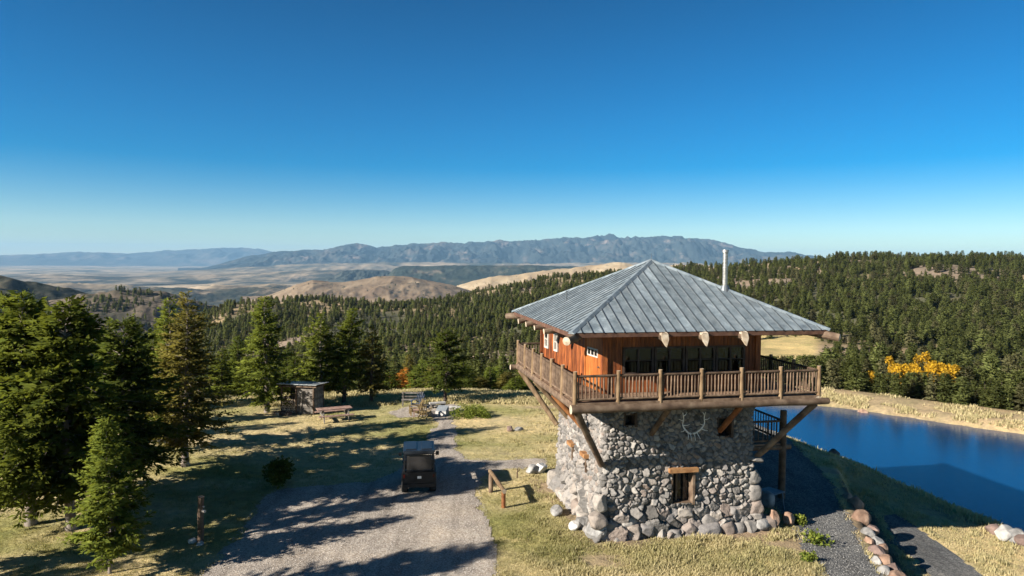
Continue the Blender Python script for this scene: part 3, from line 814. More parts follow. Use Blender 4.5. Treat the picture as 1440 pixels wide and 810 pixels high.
# windows of the base
def base_window(side, c, hw, z0, z1, lint=True, bars=1, lab=None):
    """recessed opening: frame with pane; drawn for the front, turned for the left side"""
    zm = (z0 + z1) / 2
    yw = -float(hz_(np.array(zm)))
    rot = Matrix.Rotation(0 if side == 0 else -math.pi / 2, 4, 'Z')
    cx = c if side == 0 else -c
    def T(mbx):
        mbx.v = [tuple(rot @ Vector(p)) for p in mbx.v]; return mbx
    fr = MB(3)
    d = .34
    fr.box((cx - hw + .03, yw + d / 2, zm), (.07, d, z1 - z0 + .1)); fr.box((cx + hw - .03, yw + d / 2 - .05, zm), (.09, d + .1, z1 - z0 + .1))
    fr.box((cx, yw + d / 2, z0 - .02), (2 * hw - .14, d, .07))
    fr.box((cx, yw + d / 2, z1 + .0), (2 * hw - .14, d, .07))
    for b in range(bars):
        fr.box((cx - hw + 2 * hw * (b + 1) / (bars + 1), yw + .22, zm), (.06, .06, z1 - z0 - .08))
    w_ = T(fr).build('window', M['log'] if lint else M['trim'], tower)
    pn = MB(); pn.box((cx, yw + .3, zm), (2 * hw - .02, .02, z1 - z0))
    T(pn).build('pane', M['glass_dark'], w_)
    if lint:
        li = MB(4); li.bar((cx - hw - .14, yw - .06, z1 + .09), (cx + hw + .1, yw - .06, z1 + .09), .26, .15)
        T(li).build('lintel', M['lintel'], w_)
    return w_
def m_glass(name, col, rough=.05):
    mt, t, out = new_mat(name)
    b = nd(t, 'ShaderNodeBsdfPrincipled', Roughness=rough)
    v = coords(t)
    t.links.new(ramp(t, noise(t, v, 2.5, 4), [tuple(c * .6 for c in col), col]), b.inputs['Base Color'])
    b.inputs['Specular IOR Level'].default_value = .5
    t.links.new(b.outputs[0], out.inputs[0]); return mt
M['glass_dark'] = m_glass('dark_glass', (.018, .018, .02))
M['glass_grey'] = m_glass('hazy_plastic_window', (.09, .09, .09), .25)
for q in OPEN:
    base_window(*q, lint=(q[4] - q[3] > .9 or q[0] == 3), bars=2 if q[4] - q[3] > .9 else 0)

# deck
DK, ZD = 4.59, 5.30
mb = MB(11)
yy_ = -DK
while yy_ < DK - .01:
    mb.box((0, yy_ + .072, ZD - .03), (2 * DK, .138, .05)); yy_ += .145
mb.build('deck_floor', M['deck'], tower)
mb = MB(12)
for x in np.arange(-4.2, 4.3, .7):
    mb.log((x, -DK + .1, ZD - .155), (x, DK - .1, ZD - .155), .09, seg=8, n=2)
mb.build('floor_joist', M['log'], tower)
for k in range(4):
    rm = Matrix.Rotation(k * math.pi / 2, 4, 'Z')
    mb = MB(20 + k)
    ext = .30 if k % 2 == 0 else .04
    zz_ = ZD - .20 if k % 2 == 0 else ZD - .17
    mb.log(rm @ Vector((-DK - ext * .3, -DK + (.02 if k % 2 == 0 else .1), zz_)), rm @ Vector((DK + ext, -DK + (.02 if k % 2 == 0 else .1), zz_)), .15, .12, 12, 10, .012, mi=0, endmi=1)
    mb.build('rim_log', [M['log'], M['log_end']], tower, smooth=True)
    mb = MB(24 + k)
    mb.box(rm @ Vector((0, -DK + .02, ZD - .04)), (2 * DK - .1, .05, .1) if k % 2 == 0 else (.05, 2 * DK - .1, .1))
    mb.build('deck_edge_board', M['rail'], tower)

# railing: posts, then a bay of rails and balusters between each pair
pm = MB(31); pm.log((0, 0, -.12), (0, 0, 1.06), .078, .072, 10, 4, .004, mi=0, endmi=1)
post0 = pm.build('balcony_post', [M['post'], M['log_end']], tower, smooth=True)
NB = 6; st = 2 * DK / NB
bay_m = MB(32)
bay_m.log((.07, 0, .90), (st - .07, 0, .90), .045, .045, 8, 4, .005)
bay_m.log((.07, 0, .12), (st - .07, 0, .12), .045, .045, 8, 4, .005)
bal_me = []
for k in range(5):
    b_ = MB(40 + k); b_.log((0, 0, .13), (0, 0, .89), .030, .027, 7, 3, .006)
    o = b_.build('baluster', M['rail'], None, smooth=True); bal_me.append(o.data); bpy.data.objects.remove(o)
merged_bal = MB(33)
NBAL = 11
for j in range(NBAL): merged_bal.log(((j + 1) * st / (NBAL + 1), 0, .13), ((j + 1) * st / (NBAL + 1), 0, .89), .030, .027, 6, 1, 0)
first_post = True; bay0 = None; balB = None
rb_ = random.Random(9)
for k in range(4):
    a = k * math.pi / 2
    for i in range(NB):
        p = Matrix.Rotation(a, 4, 'Z') @ Vector((-DK + .06 + i * (2 * DK - .12) / NB, -DK + .06, ZD))
        o = post0 if first_post else post0.copy()
        if not first_post: link(o, tower)
        first_post = False
        o.location = p; o.rotation_euler = (0, 0, rb_.uniform(0, 6))
        if bay0 is None:
            bay0 = bay_m.build('railing', M['rail'], tower, smooth=True); br = bay0
        else:
            br = bay0.copy(); link(br, tower)
        br.location = p; br.rotation_euler = (0, 0, a)
        if (k == 0) or (k == 3):
            nb_ = NBAL if k == 0 else 5
            for j in range(NBAL if k == 0 else 5):
                pass
        if k == 0:
            for j in range(NBAL):
                bo = bpy.data.objects.new('baluster', bal_me[rb_.randrange(5)]); link(bo, br)
                bo.location = ((j + 1) * st / (NBAL + 1) + rb_.uniform(-.012, .012), 0, 0); bo.rotation_euler = (0, 0, rb_.uniform(0, 6))
        else:
            if balB is None:
                o2 = merged_bal.build('balusters', M['rail'], br, smooth=True); balB = o2
                balB['kind'] = 'stuff'
            else:
                o2 = balB.copy(); link(o2, br)

# braces
def brace(p0, p1, r, mat, seed):
    b_ = MB(seed); b_.log(p0, p1, r, r * .9, 10, 6, .012)
    return b_.build('brace', mat, tower, smooth=True)
for sx, sy, mat in ((-1, -1, 'log'), (1, -1, 'log'), (-1, 1, 'post'), (1, 1, 'log')):
    brace((sx * 4.45, sy * 4.45, ZD - .3), (sx * 3.05, sy * 3.05, 2.72), .125, M[mat], 60 + sx + 3 * sy)
for (x, mat) in ((-1.15, 'log'), (1.55, 'log_red')):
    brace((x, -4.45, ZD - .3), (x, -3.0, 3.75), .11, M[mat], 70 + int(x))
for (y, mat) in ((-1.5, 'log_red'), (1.5, 'post')):
    brace((-4.45, y, ZD - .3), (-3.0, y, 3.4), .11, M[mat], 76 + int(y))
    brace((4.45, y, ZD - .3), (3.0, y, 3.4), .11, M['log'], 79 + int(y))

# cabin
CZ = 8.0
CA, CB, CC, CD = (-3.0, -3.0), (3.0, -3.0), (3.0, 3.35), (-3.66, 3.35)
def frame(p0, p1):
    """matrix of a wall running p0 -> p1 with its outer face towards local -y"""
    d = Vector((p1[0] - p0[0], p1[1] - p0[1], 0)); L = d.length; d.normalize()
    n = Vector((-d.y, d.x, 0))
    return Matrix(((d.x, n.x, 0, p0[0]), (d.y, n.y, 0, p0[1]), (0, 0, 1, 0), (0, 0, 0, 1))), L
def place(mb, T):
    mb.v = [tuple(T @ Vector(p)) for p in mb.v]; return mb
def planks(mb, x0, x1, z0, z1, y=0.0, wd=.17, th=.05):
    x = x0
    while x < x1 - .02:
        ww = min(wd * mb.rng.uniform(.85, 1.2), x1 - x)
        mb.box((x + ww / 2, y + mb.rng.uniform(-.006, .006), (z0 + z1) / 2), (ww - .012, th, z1 - z0)); x += ww
def wall_with(name, p0, p1, gaps, seed):
    T, L = frame(p0, p1); mb = MB(seed); x = .1
    for g0, g1, z0, z1 in gaps + [(L - .1, L - .1, 0, 0)]:
        planks(mb, x, g0, ZD, CZ)
        if g1 > g0:
            if z0 > ZD + .01: planks(mb, g0, g1, ZD, z0)
            planks(mb, g0, g1, z1, CZ)
        x = g1
    place(mb, T).build(name, M['siding'], tower)
    return T
def cabin_window(T, x0, x1, z0, z1, frame_m, rows=2, cols=2, seed=1):
    mb = MB(seed); yw = -.02
    xc, zc = (x0 + x1) / 2, (z0 + z1) / 2
    for x in (x0 + .035, x1 - .035): mb.box((x, yw, zc), (.07, .11, z1 - z0))
    for z in (z0 + .035, z1 - .035): mb.box((xc, yw, z), (x1 - x0 - .14, .11, .07))
    for c in range(1, cols): mb.box((x0 + (x1 - x0) * c / cols, yw - .004, zc), (.06 if c * 2 == cols else .03, .09, z1 - z0 - .14))
    for r_ in range(1, rows):
        for c in range(cols):
            xa, xb = x0 + (x1 - x0) * c / cols + .035, x0 + (x1 - x0) * (c + 1) / cols - .035
            mb.box(((xa + xb) / 2, yw - .002, z0 + (z1 - z0) * r_ / rows), (xb - xa, .07, .03))
    wd = place(mb, T).build('window', frame_m, tower)
    pn = MB(); pn.box((xc, yw + .03, zc), (x1 - x0 - .1, .012, z1 - z0 - .1))
    place(pn, T).build('pane', M['window_glass'], wd)
def m_clear(name):
    mt, t, out = new_mat(name)
    gl = nd(t, 'ShaderNodeBsdfGlossy'); gl.inputs['Roughness'].default_value = .02; gl.inputs[0].default_value = (.85, .9, .95, 1)
    tr = nd(t, 'ShaderNodeBsdfTransparent'); tr.inputs[0].default_value = (.62, .64, .64, 1)
    fr = nd(t, 'ShaderNodeFresnel'); fr.inputs[0].default_value = 1.5
    mx = nd(t, 'ShaderNodeMixShader'); t.links.new(fr.outputs[0], mx.inputs[0]); t.links.new(tr.outputs[0], mx.inputs[1]); t.links.new(gl.outputs[0], mx.inputs[2])
    t.links.new(mx.outputs[0], out.inputs[0]); return mt
M['window_glass'] = m_clear('window_glass')
WX0, WX1, WZ0, WZ1 = .68, 5.5, 5.95, 6.95
Tf = wall_with('front_wall', CA, CB, [(WX0, WX1, WZ0, WZ1)], 81)
ww = (WX1 - WX0) / 4
for i in range(4): cabin_window(Tf, WX0 + i * ww + .02, WX0 + (i + 1) * ww - .02, WZ0, WZ1, M['trim'], seed=90 + i)
mb = MB(94); mb.box(((WX0 + WX1) / 2, -.06, WZ0 - .03), (WX1 - WX0 + .1, .12, .06)); place(mb, Tf).build('window_sill', M['trim'], tower)
# left wall, from the back corner to the front corner, with two small windows and the door next to the corner
LW = math.hypot(CA[0] - CD[0], CA[1] - CD[1])
DX0, DX1 = LW - 1.5, LW - .18
Tl = wall_with('side_wall', CD, CA, [(.35, .85, 6.2, 7.0), (1.5, 1.95, 6.2, 7.0), (DX0, DX1, ZD, 7.22)], 82)
cabin_window(Tl, .36, .84, 6.21, 6.99, M['white_trim'], 2, 1, 95); cabin_window(Tl, 1.51, 1.94, 6.21, 6.99, M['white_trim'], 2, 1, 96)
Tr = wall_with('side_wall', CB, CC, [(.5, 5.8, 6.0, 7.0)], 83)
Tb = wall_with('back_wall', CC, CD, [(.5, 5.9, 6.0, 7.0)], 84)
for T_, L_ in ((Tr, 5.3), (Tb, 5.4)):
    for i in range(3): cabin_window(T_, .52 + i * L_ / 3, .5 + (i + 1) * L_ / 3 - .02, 6.02, 6.98, M['trim'], seed=97 + i)
mb = MB(85); mb.add([(*q_, ZD + .012) for q_ in ((-2.95, -2.95), (2.95, -2.95), (2.95, 3.3), (-3.6, 3.3))], [(0, 1, 2, 3)]); mb.build('cabin_floor', M['deck'], tower)
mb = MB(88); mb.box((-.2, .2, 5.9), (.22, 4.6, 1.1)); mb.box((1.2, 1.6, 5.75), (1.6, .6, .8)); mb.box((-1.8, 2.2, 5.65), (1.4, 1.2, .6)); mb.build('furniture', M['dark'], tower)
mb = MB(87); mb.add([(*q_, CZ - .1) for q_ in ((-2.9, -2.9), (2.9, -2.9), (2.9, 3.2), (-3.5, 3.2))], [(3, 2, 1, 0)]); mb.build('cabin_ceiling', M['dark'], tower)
for q_ in (CA, CB, CC, CD):
    b_ = MB(int(86 + q_[0] + 2 * q_[1])); b_.box((q_[0], q_[1], (ZD + CZ) / 2 - .01), (.2, .2, CZ - ZD - .02)); b_.build('corner_post', M['siding'], tower)
# door of upright boards with a row of three small panes
mb = MB(95); x = DX0 + .02
while x < DX1 - .05:
    mb.box((x + .065, -.02, (ZD + 7.2) / 2), (.125, .06, 7.2 - ZD - .02)); x += .131
dr = place(mb, Tl).build('door', M['door_wood'], tower)
dc = (DX0 + DX1) / 2
mb = MB(96)
for z in (6.54, 6.80): mb.box((dc - .02, -.065, z), (.92, .03, .05))
for k_ in (-.46, -.16, .14, .42): mb.box((dc + k_, -.065, 6.67), (.05, .03, .21))
wf = place(mb, Tl).build('door_window', M['white_trim'], dr)
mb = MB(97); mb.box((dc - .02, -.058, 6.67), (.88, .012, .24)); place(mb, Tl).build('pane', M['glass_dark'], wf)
mb = MB(98); mb.log((DX1 - .1, -.04, 6.2), (DX1 - .1, -.12, 6.2), .03, .03, 8, 1); place(mb, Tl).build('handle', M['steel'], dr)
mb = MB(99)
for x in (DX0 - .03, DX1 + .03): mb.box((x, -.05, (ZD + 7.2) / 2), (.09, .06, 7.2 - ZD))
mb.box((dc, -.05, 7.26), (DX1 - DX0 + .15, .06, .09)); place(mb, Tl).build('door_frame', M['door_wood'], tower)

# hip roof: standing-seam sheets
RS, ZE, ZA = 4.75, 7.67, 10.08
def m_roof():
    mt, t, out = new_mat('weathered_zinc_roof')
    b = nd(t, 'ShaderNodeBsdfPrincipled', Metallic=.35)
    b.inputs['Specular IOR Level'].default_value = .45
    v = coords(t)
    n1 = noise(t, v, 2.2, 9, .72, .6)
    c = ramp(t, n1, [(.15, .185, .21), (.255, .305, .335), (.39, .445, .475)], .34, .66)
    tn_ = math_(t, 'MULTIPLY_ADD', attr(t, 'tint'), .34, .83)
    c = mix(t, 1, c, comb(t, tn_), 'MULTIPLY')
    c = mix(t, ramp(t, noise(t, v, .9, 8, .7), [(0, 0, 0), (.45, .45, .45)], .5, .72), c, (.24, .245, .24))
    t.links.new(c, b.inputs['Base Color'])
    t.links.new(math_(t, 'MULTIPLY_ADD', n1, .3, .34), b.inputs['Roughness'])
    bp = nd(t, 'ShaderNodeBump'); bp.inputs['Strength'].default_value = .15; bp.inputs['Distance'].default_value = .02
    t.links.new(noise(t, v, 3, 4), bp.inputs['Height']); t.links.new(bp.outputs[0], b.inputs['Normal'])
    t.links.new(b.outputs[0], out.inputs[0]); return mt
M['roof'] = m_roof()
M['seam'] = m_var('roof_seam', [(.10, .115, .125), (.2, .22, .235)], 5, .5, metallic=.5)
mb = MB(101); sl_ = (ZA - ZE) / RS
NP = 26
nrm = Vector((0, -sl_, 1)).normalized()
for k in range(4):
    rm = Matrix.Rotation(k * math.pi / 2, 4, 'Z')
    for i in range(NP):
        a0, a1 = -RS + 2 * RS * i / NP, -RS + 2 * RS * (i + 1) / NP
        q = lambda a, d, up=0: rm @ (Vector((a, -RS + d, ZE + d * sl_)) + nrm * up)
        d0, d1 = RS - abs(a0), RS - abs(a1)
        P4 = [q(a0, 0), q(a1, 0), q(a1, d1), q(a0, d0)]
        if i == 0: mb.add(P4[:3], [(0, 1, 2)])
        elif i == NP - 1: mb.add([P4[0], P4[1], P4[3]], [(0, 1, 2)])
        else: mb.add(P4, [(0, 1, 2, 3)])
        if i > 0:
            L = d0 - .03
            if L > .05:
                hw = .013
                vs_ = [q(a0 - hw, -.015, .0), q(a0 + hw, -.015, 0), q(a0 + hw, L, 0), q(a0 - hw, L, 0), q(a0 - hw, -.015, .035), q(a0 + hw, -.015, .035), q(a0 + hw, L, .035), q(a0 - hw, L, .035)]
                mb.add(vs_, [(4, 5, 6, 7), (0, 1, 5, 4), (1, 2, 6, 5), (2, 3, 7, 6), (3, 0, 4, 7)], .1, 1)
roof = mb.build('roof', [M['roof'], M['seam']], tower)
for k in range(4):
    rm = Matrix.Rotation(k * math.pi / 2, 4, 'Z')
    c_ = MB(105 + k)
    p0 = Vector((-RS - .01, -RS - .01, ZE + .0)); p1 = Vector((0, 0, ZA))
    d = (p1 - p0).normalized(); sd = Vector((1, -1, 0)).normalized(); up_ = sd.cross(d)
    if up_.z < 0: up_ = -up_
    def qq(p, a, u_): return rm @ (p + sd * a + up_ * u_)
    vs_ = []
    for p in (p0, p1):
        vs_ += [qq(p, -.13, -.035), qq(p, -.045, .05), qq(p, .045, .05), qq(p, .13, -.035)]
    c_.add(vs_, [(0, 1, 5, 4), (1, 2, 6, 5), (2, 3, 7, 6), (0, 3, 2, 1)], .35)
    c_.build('hip_cap', M['roof'], roof)
mb = MB(109); mb.log((0, 0, ZA - .02), (0, 0, ZA + .3), .014, .006, 6, 1); mb.build('finial', M['seam'], roof)
mb = MB(110); mb.log((-3.3, .9, 8.36), (-3.3, .9, 8.80), .035, .035, 8, 1); mb.build('vent_pipe', M['seam'], roof)
mb = MB(111); mb.log((-4.4, -3.0, 7.8), (-4.4, -3.0, 8.1), .012, .012, 6, 1); mb.build('roof_spike', M['seam'], roof)
# soffit and fascia
mb = MB(112)
for k in range(4):
    rm = Matrix.Rotation(k * math.pi / 2, 4, 'Z')
    q = lambda a, d: rm @ Vector((a, -RS + .02 + d, ZE - .13 + d * sl_))
    n = 18
    for i in range(n):
        d0, d1 = 1.4 * i / n, 1.4 * (i + 1) / n - .008
        mb.add([q(-RS + d0 + .03, d0), q(RS - d0 - .03, d0), q(RS - d1 - .03, d1), q(-RS + d1 + .03, d1)], [(3, 2, 1, 0)])
mb.build('soffit', M['soffit'], tower)
for k in range(4):
    rm = Matrix.Rotation(k * math.pi / 2, 4, 'Z'); b_ = MB(113 + k)
    b_.box(rm @ Vector((0, -RS + .035, ZE - .085)), (2 * RS - .05, .04, .15) if k % 2 == 0 else (.04, 2 * RS - .13, .15))
    b_.build('fascia', M['fascia'], tower)
def beam_log(p0, p1, r, seed, point=.0):
    b_ = MB(seed); b_.log(p0, p1, r, r * .92, 12, 5, .012, mi=0, endmi=1, point=point)
    return b_.build('roof_log', [M['log'], M['log_end']], tower, smooth=False)
for k in range(4):
    rm = Matrix.Rotation(k * math.pi / 2, 4, 'Z')
    beam_log(rm @ Vector((-2.8, -2.8, 7.86)), rm @ Vector((-4.98, -4.98, 7.42)), .16, 120 + k, .05)
def cut_end(x, y0, y1, z, seed, k):
    """log end sawn to a drooping point"""
    rm = Matrix.Rotation(k * math.pi / 2, 4, 'Z'); b_ = MB(seed)
    r = .15
    b_.log(rm @ Vector((x, y0, z + .1)), rm @ Vector((x, y1, z)), r, r, 10, 2, .008, mi=0, endmi=1)
    v = [Vector((x - .14, y1, z + .11)), Vector((x + .10, y1, z + .14)), Vector((x + .14, y1 - .02, z - .06)), Vector((x + .05, y1 - .05, z - .33)), Vector((x - .10, y1 - .02, z - .10))]
    back = [p + Vector((0, .14, .03)) for p in v]
    b_.add([rm @ p for p in v + back], [(4, 3, 2, 1, 0), (5, 6, 7, 8, 9)] + [(i, (i + 1) % 5, 5 + (i + 1) % 5, 5 + i) for i in range(5)], .7, 1)
    return b_.build('rafter_log', [M['log'], M['log_end']], tower)
for i, x in enumerate((-1.55, -.1, 1.37)): cut_end(x, -2.9, -4.92, 7.50, 130 + i, 0)
for i, x in enumerate((-2.4, -.9, .6, 2.1)): beam_log(Matrix.Rotation(3 * math.pi / 2, 4, 'Z') @ Vector((x, -2.9, 7.7)), Matrix.Rotation(3 * math.pi / 2, 4, 'Z') @ Vector((x, -5.0, 7.44)), .12, 140 + i)
for k in (1, 2):
    for i, x in enumerate((-2, 0, 2)): cut_end(x, -2.9, -4.92, 7.45, 150 + i + 4 * k, k)
# flue pipe
hx, hy = 2.13, -2.1
zr = ZE + (1 - 2.13 / RS) * (ZA - ZE)
mb = MB(160)
mb.log((hx, hy, zr - .1), (hx, hy, 10.36), .095, .095, 14, 1); mb.log((hx, hy, zr + .78), (hx, hy, zr + .82), .105, .105, 14, 1)
ch_ = mb.build('flue_pipe', M['pipe'], tower, smooth=False)
mb = MB(161); mb.log((hx, hy, 10.36), (hx, hy, 10.40), .09, .09, 12, 1); mb.log((hx, hy, 10.40), (hx, hy, 10.50), .135, .125, 14, 1); mb.build('rain_cap', M['pipe'], ch_)
mb = MB(162); mb.log((hx, hy, zr - .12), (hx, hy, zr + .14), .24, .13, 14, 1); mb.build('flashing', M['seam'], ch_)

# lower porch on the right side with its posts
px0, px1, py0, py1, pz = 2.8, 6.15, -.2, 3.6, 2.35
mb = MB(170)
y = py0
while y < py1: mb.box(((px0 + px1) / 2, y + .07, pz - .03), (px1 - px0, .13, .05)); y += .14
mb.build('porch_floor', M['deck'], tower)
mb = MB(171)
for y in (py0 + .05, py1 - .05): mb.log((px0, y, pz - .17), (px1 + .25, y, pz - .17), .11, .11, 10, 3, .01)
mb.build('porch_beam', M['log'], tower, smooth=True)
for (x, y) in ((px1 - .1, py0 + .05), (px1 - .1, py1 - .05)):
    gx, gy, _ = tw(x, y); b_ = MB(int(172 + y * 3)); b_.log((x, y, gz(gx, gy) - .2), (x, y, 3.75), .15, .14, 12, 6, .01); b_.build('porch_post', M['log'], tower, smooth=True)
mb = MB(174)
for z in (pz + .12, pz + .95): mb.log((px1 - .1, py0 + .2, z), (px1 - .1, py1 - .2, z), .05, .05, 8, 2); mb.log((px0 + .1, py0 + .05, z), (px1 - .25, py0 + .05, z), .05, .05, 8, 2)
for i in range(16):
    y = py0 + .3 + i * .21; mb.log((px1 - .1, y, pz + .12), (px1 - .1, y, pz + .95), .025, .025, 6, 1)
for i in range(14):
    x = px0 + .2 + i * .21; mb.log((x, py0 + .05, pz + .12), (x, py0 + .05, pz + .95), .025, .025, 6, 1)
mb.build('porch_railing', M['rail'], tower, smooth=True)

# antlers hung on the shaded wall
ax, az_ = .35, 4.05
yw = -float(hz_(np.array(az_))) - .18
def curve_tube(pts, r0, r1, mb, n=10):
    pts = [Vector(p) for p in pts]
    out = []
    for i in range(n + 1):
        t = i / n * (len(pts) - 1); j = min(int(t), len(pts) - 2); s = t - j
        p0 = pts[max(j - 1, 0)]; p1 = pts[j]; p2 = pts[j + 1]; p3 = pts[min(j + 2, len(pts) - 1)]
        out.append(.5 * ((2 * p1) + (p2 - p0) * s + (2 * p0 - 5 * p1 + 4 * p2 - p3) * s * s + (3 * p1 - p0 - 3 * p2 + p3) * s ** 3))
    for i in range(n):
        ra, rb = r0 + (r1 - r0) * i / n, r0 + (r1 - r0) * (i + 1) / n
        mb.log(out[i], out[i + 1], ra, rb, 6, 1)
an = thing('antlers', 'pale elk antlers hung on the shaded stone wall under the balcony', 'antlers', tw(ax, yw, az_), TH)
for s in (-1, 1):
    mb = MB(180 + s)
    beam = [(.03 * s, 0, -.30), (.16 * s, -.05, -.25), (.34 * s, -.10, -.08), (.43 * s, -.13, .10), (.40 * s, -.15, .30), (.45 * s, -.16, .52)]
    curve_tube(beam, .038, .016, mb, 14)
    for p0, p1 in (((.08 * s, -.02, -.28), (.07 * s, -.16, -.52)), ((.17 * s, -.05, -.24), (.24 * s, -.2, -.46)), ((.32 * s, -.1, -.1), (.52 * s, -.2, -.16)), ((.42 * s, -.13, .06), (.20 * s, -.22, .10)), ((.41 * s, -.14, .24), (.60 * s, -.18, .30)), ((.42 * s, -.15, .40), (.30 * s, -.2, .54))):
        mid = (Vector(p0) + Vector(p1)) / 2 + Vector((0, -.03, -.02)); curve_tube([p0, mid, p1], .024, .008, mb, 5)
    mb.build('antler', M['antler'], an, smooth=True)
mb = MB(183); mb.log((0, .06, -.24), (0, .14, -.24), .06, .07, 8, 1); mb.box((0, .17, -.24), (.2, .05, .26)); mb.build('mount', M['grey_wood'], an)
# ------------------------------------------------------------------ trees
def kites(P, Dv, L, Wd, g, jit=.5):
    """one bent kite leaf spray per row: base P, direction Dv, length L, width Wd"""
    n = len(P)
    up = g.normal(size=(n, 3)); up[:, 2] += 1.0
    side = np.cross(Dv, up); side /= np.linalg.norm(side, axis=1)[:, None] + 1e-9
    nrm = np.cross(side, Dv)
    mid = P + Dv * (L * .45)[:, None] + nrm * (L * g.uniform(-.05, .12, n))[:, None]
    tip = P + Dv * L[:, None] - nrm * (L * g.uniform(-.02, .15, n))[:, None]
    V = np.stack([P, mid + side * (Wd / 2)[:, None], tip, mid - side * (Wd / 2)[:, None]], 1)
    F = np.arange(n * 4).reshape(n, 4)
    return V.reshape(-1, 3), F
def tube_np(pts, rad, seg=7):
    pts = np.asarray(pts, float); n = len(pts)
    a = np.arange(seg) * 2 * math.pi / seg
    d = np.gradient(pts, axis=0); d /= np.linalg.norm(d, axis=1)[:, None] + 1e-9
    ref = np.where(np.abs(d[:, 2:3]) > .9, np.array([[1.0, 0, 0]]), np.array([[0, 0, 1.0]]))
    s = np.cross(d, ref); s /= np.linalg.norm(s, axis=1)[:, None]; q = np.cross(s, d)
    V = pts[:, None] + (s[:, None] * np.cos(a)[None, :, None] + q[:, None] * np.sin(a)[None, :, None]) * np.asarray(rad)[:, None, None]
    id_ = np.arange(n * seg).reshape(n, seg); r = np.roll(id_, -1, 1)
    return V.reshape(-1, 3), np.stack([id_[:-1].ravel(), r[:-1].ravel(), r[1:].ravel(), id_[1:].ravel()], 1)
def outward(V, F, bend, h, g, k=.75):
    """turn each spray to face out of the crown and give it a soft outward normal"""
    c = V.reshape(-1, 4, 3); mid = c.mean(1); ax = bend(mid[:, 2])
    o = mid - ax; o[:, 2] = 0; rr_ = np.linalg.norm(o, axis=1)[:, None]
    o = o / (rr_ + 1e-6) + np.array([0, 0, .55]) + g.normal(0, .42, o.shape); o /= np.linalg.norm(o, axis=1)[:, None]
    gn = np.cross(c[:, 1] - c[:, 0], c[:, 3] - c[:, 0]); gn /= np.linalg.norm(gn, axis=1)[:, None] + 1e-9
    flip = (gn * o).sum(1) < 0
    F = F.copy(); F[flip] = F[flip][:, ::-1]; gn[flip] *= -1
    n = o * k + gn * (1 - k); n /= np.linalg.norm(n, axis=1)[:, None]
    return V, F, np.repeat(n, 4, 0)
def conifer_np(seed, h, r, base, dens=1.0, wh=.24, nb=7, shape=.8, twig=.22, lean=0.0, droop=.18, gap=.12, trunk_r=None, full=.0, branches=True):
    g = np.random.default_rng(seed)
    tr = trunk_r or .018 * h + .04
    tz = np.linspace(-.25, h * .97, 14)
    bend = lambda z: np.stack([lean * z + .05 * h * .2 * np.sin(z / h * 5 + seed), .04 * np.sin(z * 1.3 + seed), z], -1)
    TV, TF = tube_np(bend(tz), tr * np.clip(1 - tz / h, .03, 1) * (1 + .5 * np.clip(.25 - tz, 0, .5)), 9)
    P = []; Dv = []; Ls = []; tint = []; BV = []; BF = []; nB = len(TV)
    z = base
    side_ph = g.uniform(0, 6.28)
    while z < h - .05:
        t = (z - base) / (h - base)
        for b in range(nb if t < .85 else 5):
            if g.random() < gap: continue
            a = g.uniform(0, 2 * math.pi)
            pr = (1 - t) ** shape * (1 + .35 * full * math.sin(math.pi * t)) * min(1, .55 + t * 3.0)
            L = 1.22 * r * pr * g.uniform(.6, 1.12) * (1 + .13 * math.sin(2 * a + side_ph) + .16 * (fbm(np.array([a * 1.2]), np.array([z * 1.1]), 2, seed)[0])) + .10
            el = math.radians(-12 + 50 * t + g.uniform(-10, 10))
            zz_ = z + g.uniform(-.5, .5) * wh
            o = bend(np.array(zz_))
            hd = np.array([math.cos(a), math.sin(a), 0]); 
            n = max(4, int(L / .075 * dens))
            s = np.sort(g.uniform(.10, 1.0, n)); s[-1] = 1
            pts = o + hd * (s * L * math.cos(el))[:, None]; pts[:, 2] += s * L * math.sin(el) - droop * L * s ** 2 + .10 * L * s ** 3.5
            lat = np.array([-hd[1], hd[0], 0])
            if branches and L > .5:
                sb = np.linspace(0, .92, 5); bp = o + hd * (sb * L * math.cos(el))[:, None]; bp[:, 2] += sb * L * math.sin(el) - droop * L * sb ** 2
                bv, bf = tube_np(bp, .016 * (1.1 - sb) * min(1.6, L), 3); BV.append(bv); BF.append(bf + nB); nB += len(bv)
            for sd_ in (-1, 1, 0):
                m_ = len(s)
                k = g.uniform(.35, 1.0, m_)
                dv = hd * (k if sd_ else 1.0 * np.ones(m_))[:, None] + lat * (sd_ * g.uniform(.5, 1.1, m_))[:, None] + np.array([0, 0, 1.0]) * (math.sin(el) * .5 + g.normal(-.10, .28, m_))[:, None]
                dv /= np.linalg.norm(dv, axis=1)[:, None]
                # side twigs are longer towards the inside of the branch
                l = twig * (.6 + .9 * (1 - s) * min(1.4, L)) * g.uniform(.6, 1.3, m_)
                reach = g.uniform(0, .9, m_) * l * (1 if sd_ else .3)
                P.append(pts + dv * reach[:, None] * .7); Dv.append(dv); Ls.append(l)
                # needle tone: clump by clump, fresher on the tips
                cl = .5 + .5 * fbm(np.array([a * 2.3]), np.array([z * 2.2]), 2, seed + 3)[0]
                tint.append(np.clip(.18 + .45 * cl + .28 * (s - .5) + g.normal(0, .13, m_), 0, 1))
        z += wh * (1 - .35 * t)
    # leader
    n = int(10 * dens); zz_ = g.uniform(h - .5, h, n); P.append(bend(zz_)); dv = g.normal(size=(n, 3)) * .5; dv[:, 2] = 1; dv /= np.linalg.norm(dv, axis=1)[:, None]
    Dv.append(dv); Ls.append(np.full(n, .18)); tint.append(g.uniform(.5, .9, n))
    P = np.concatenate(P); Dv = np.concatenate(Dv); Ls = np.concatenate(Ls); tint = np.concatenate(tint)
    CV, CF = kites(P, Dv, Ls, Ls * g.uniform(.26, .46, len(Ls)), g)
    CV, CF, NRM = outward(CV, CF, bend, h, g)
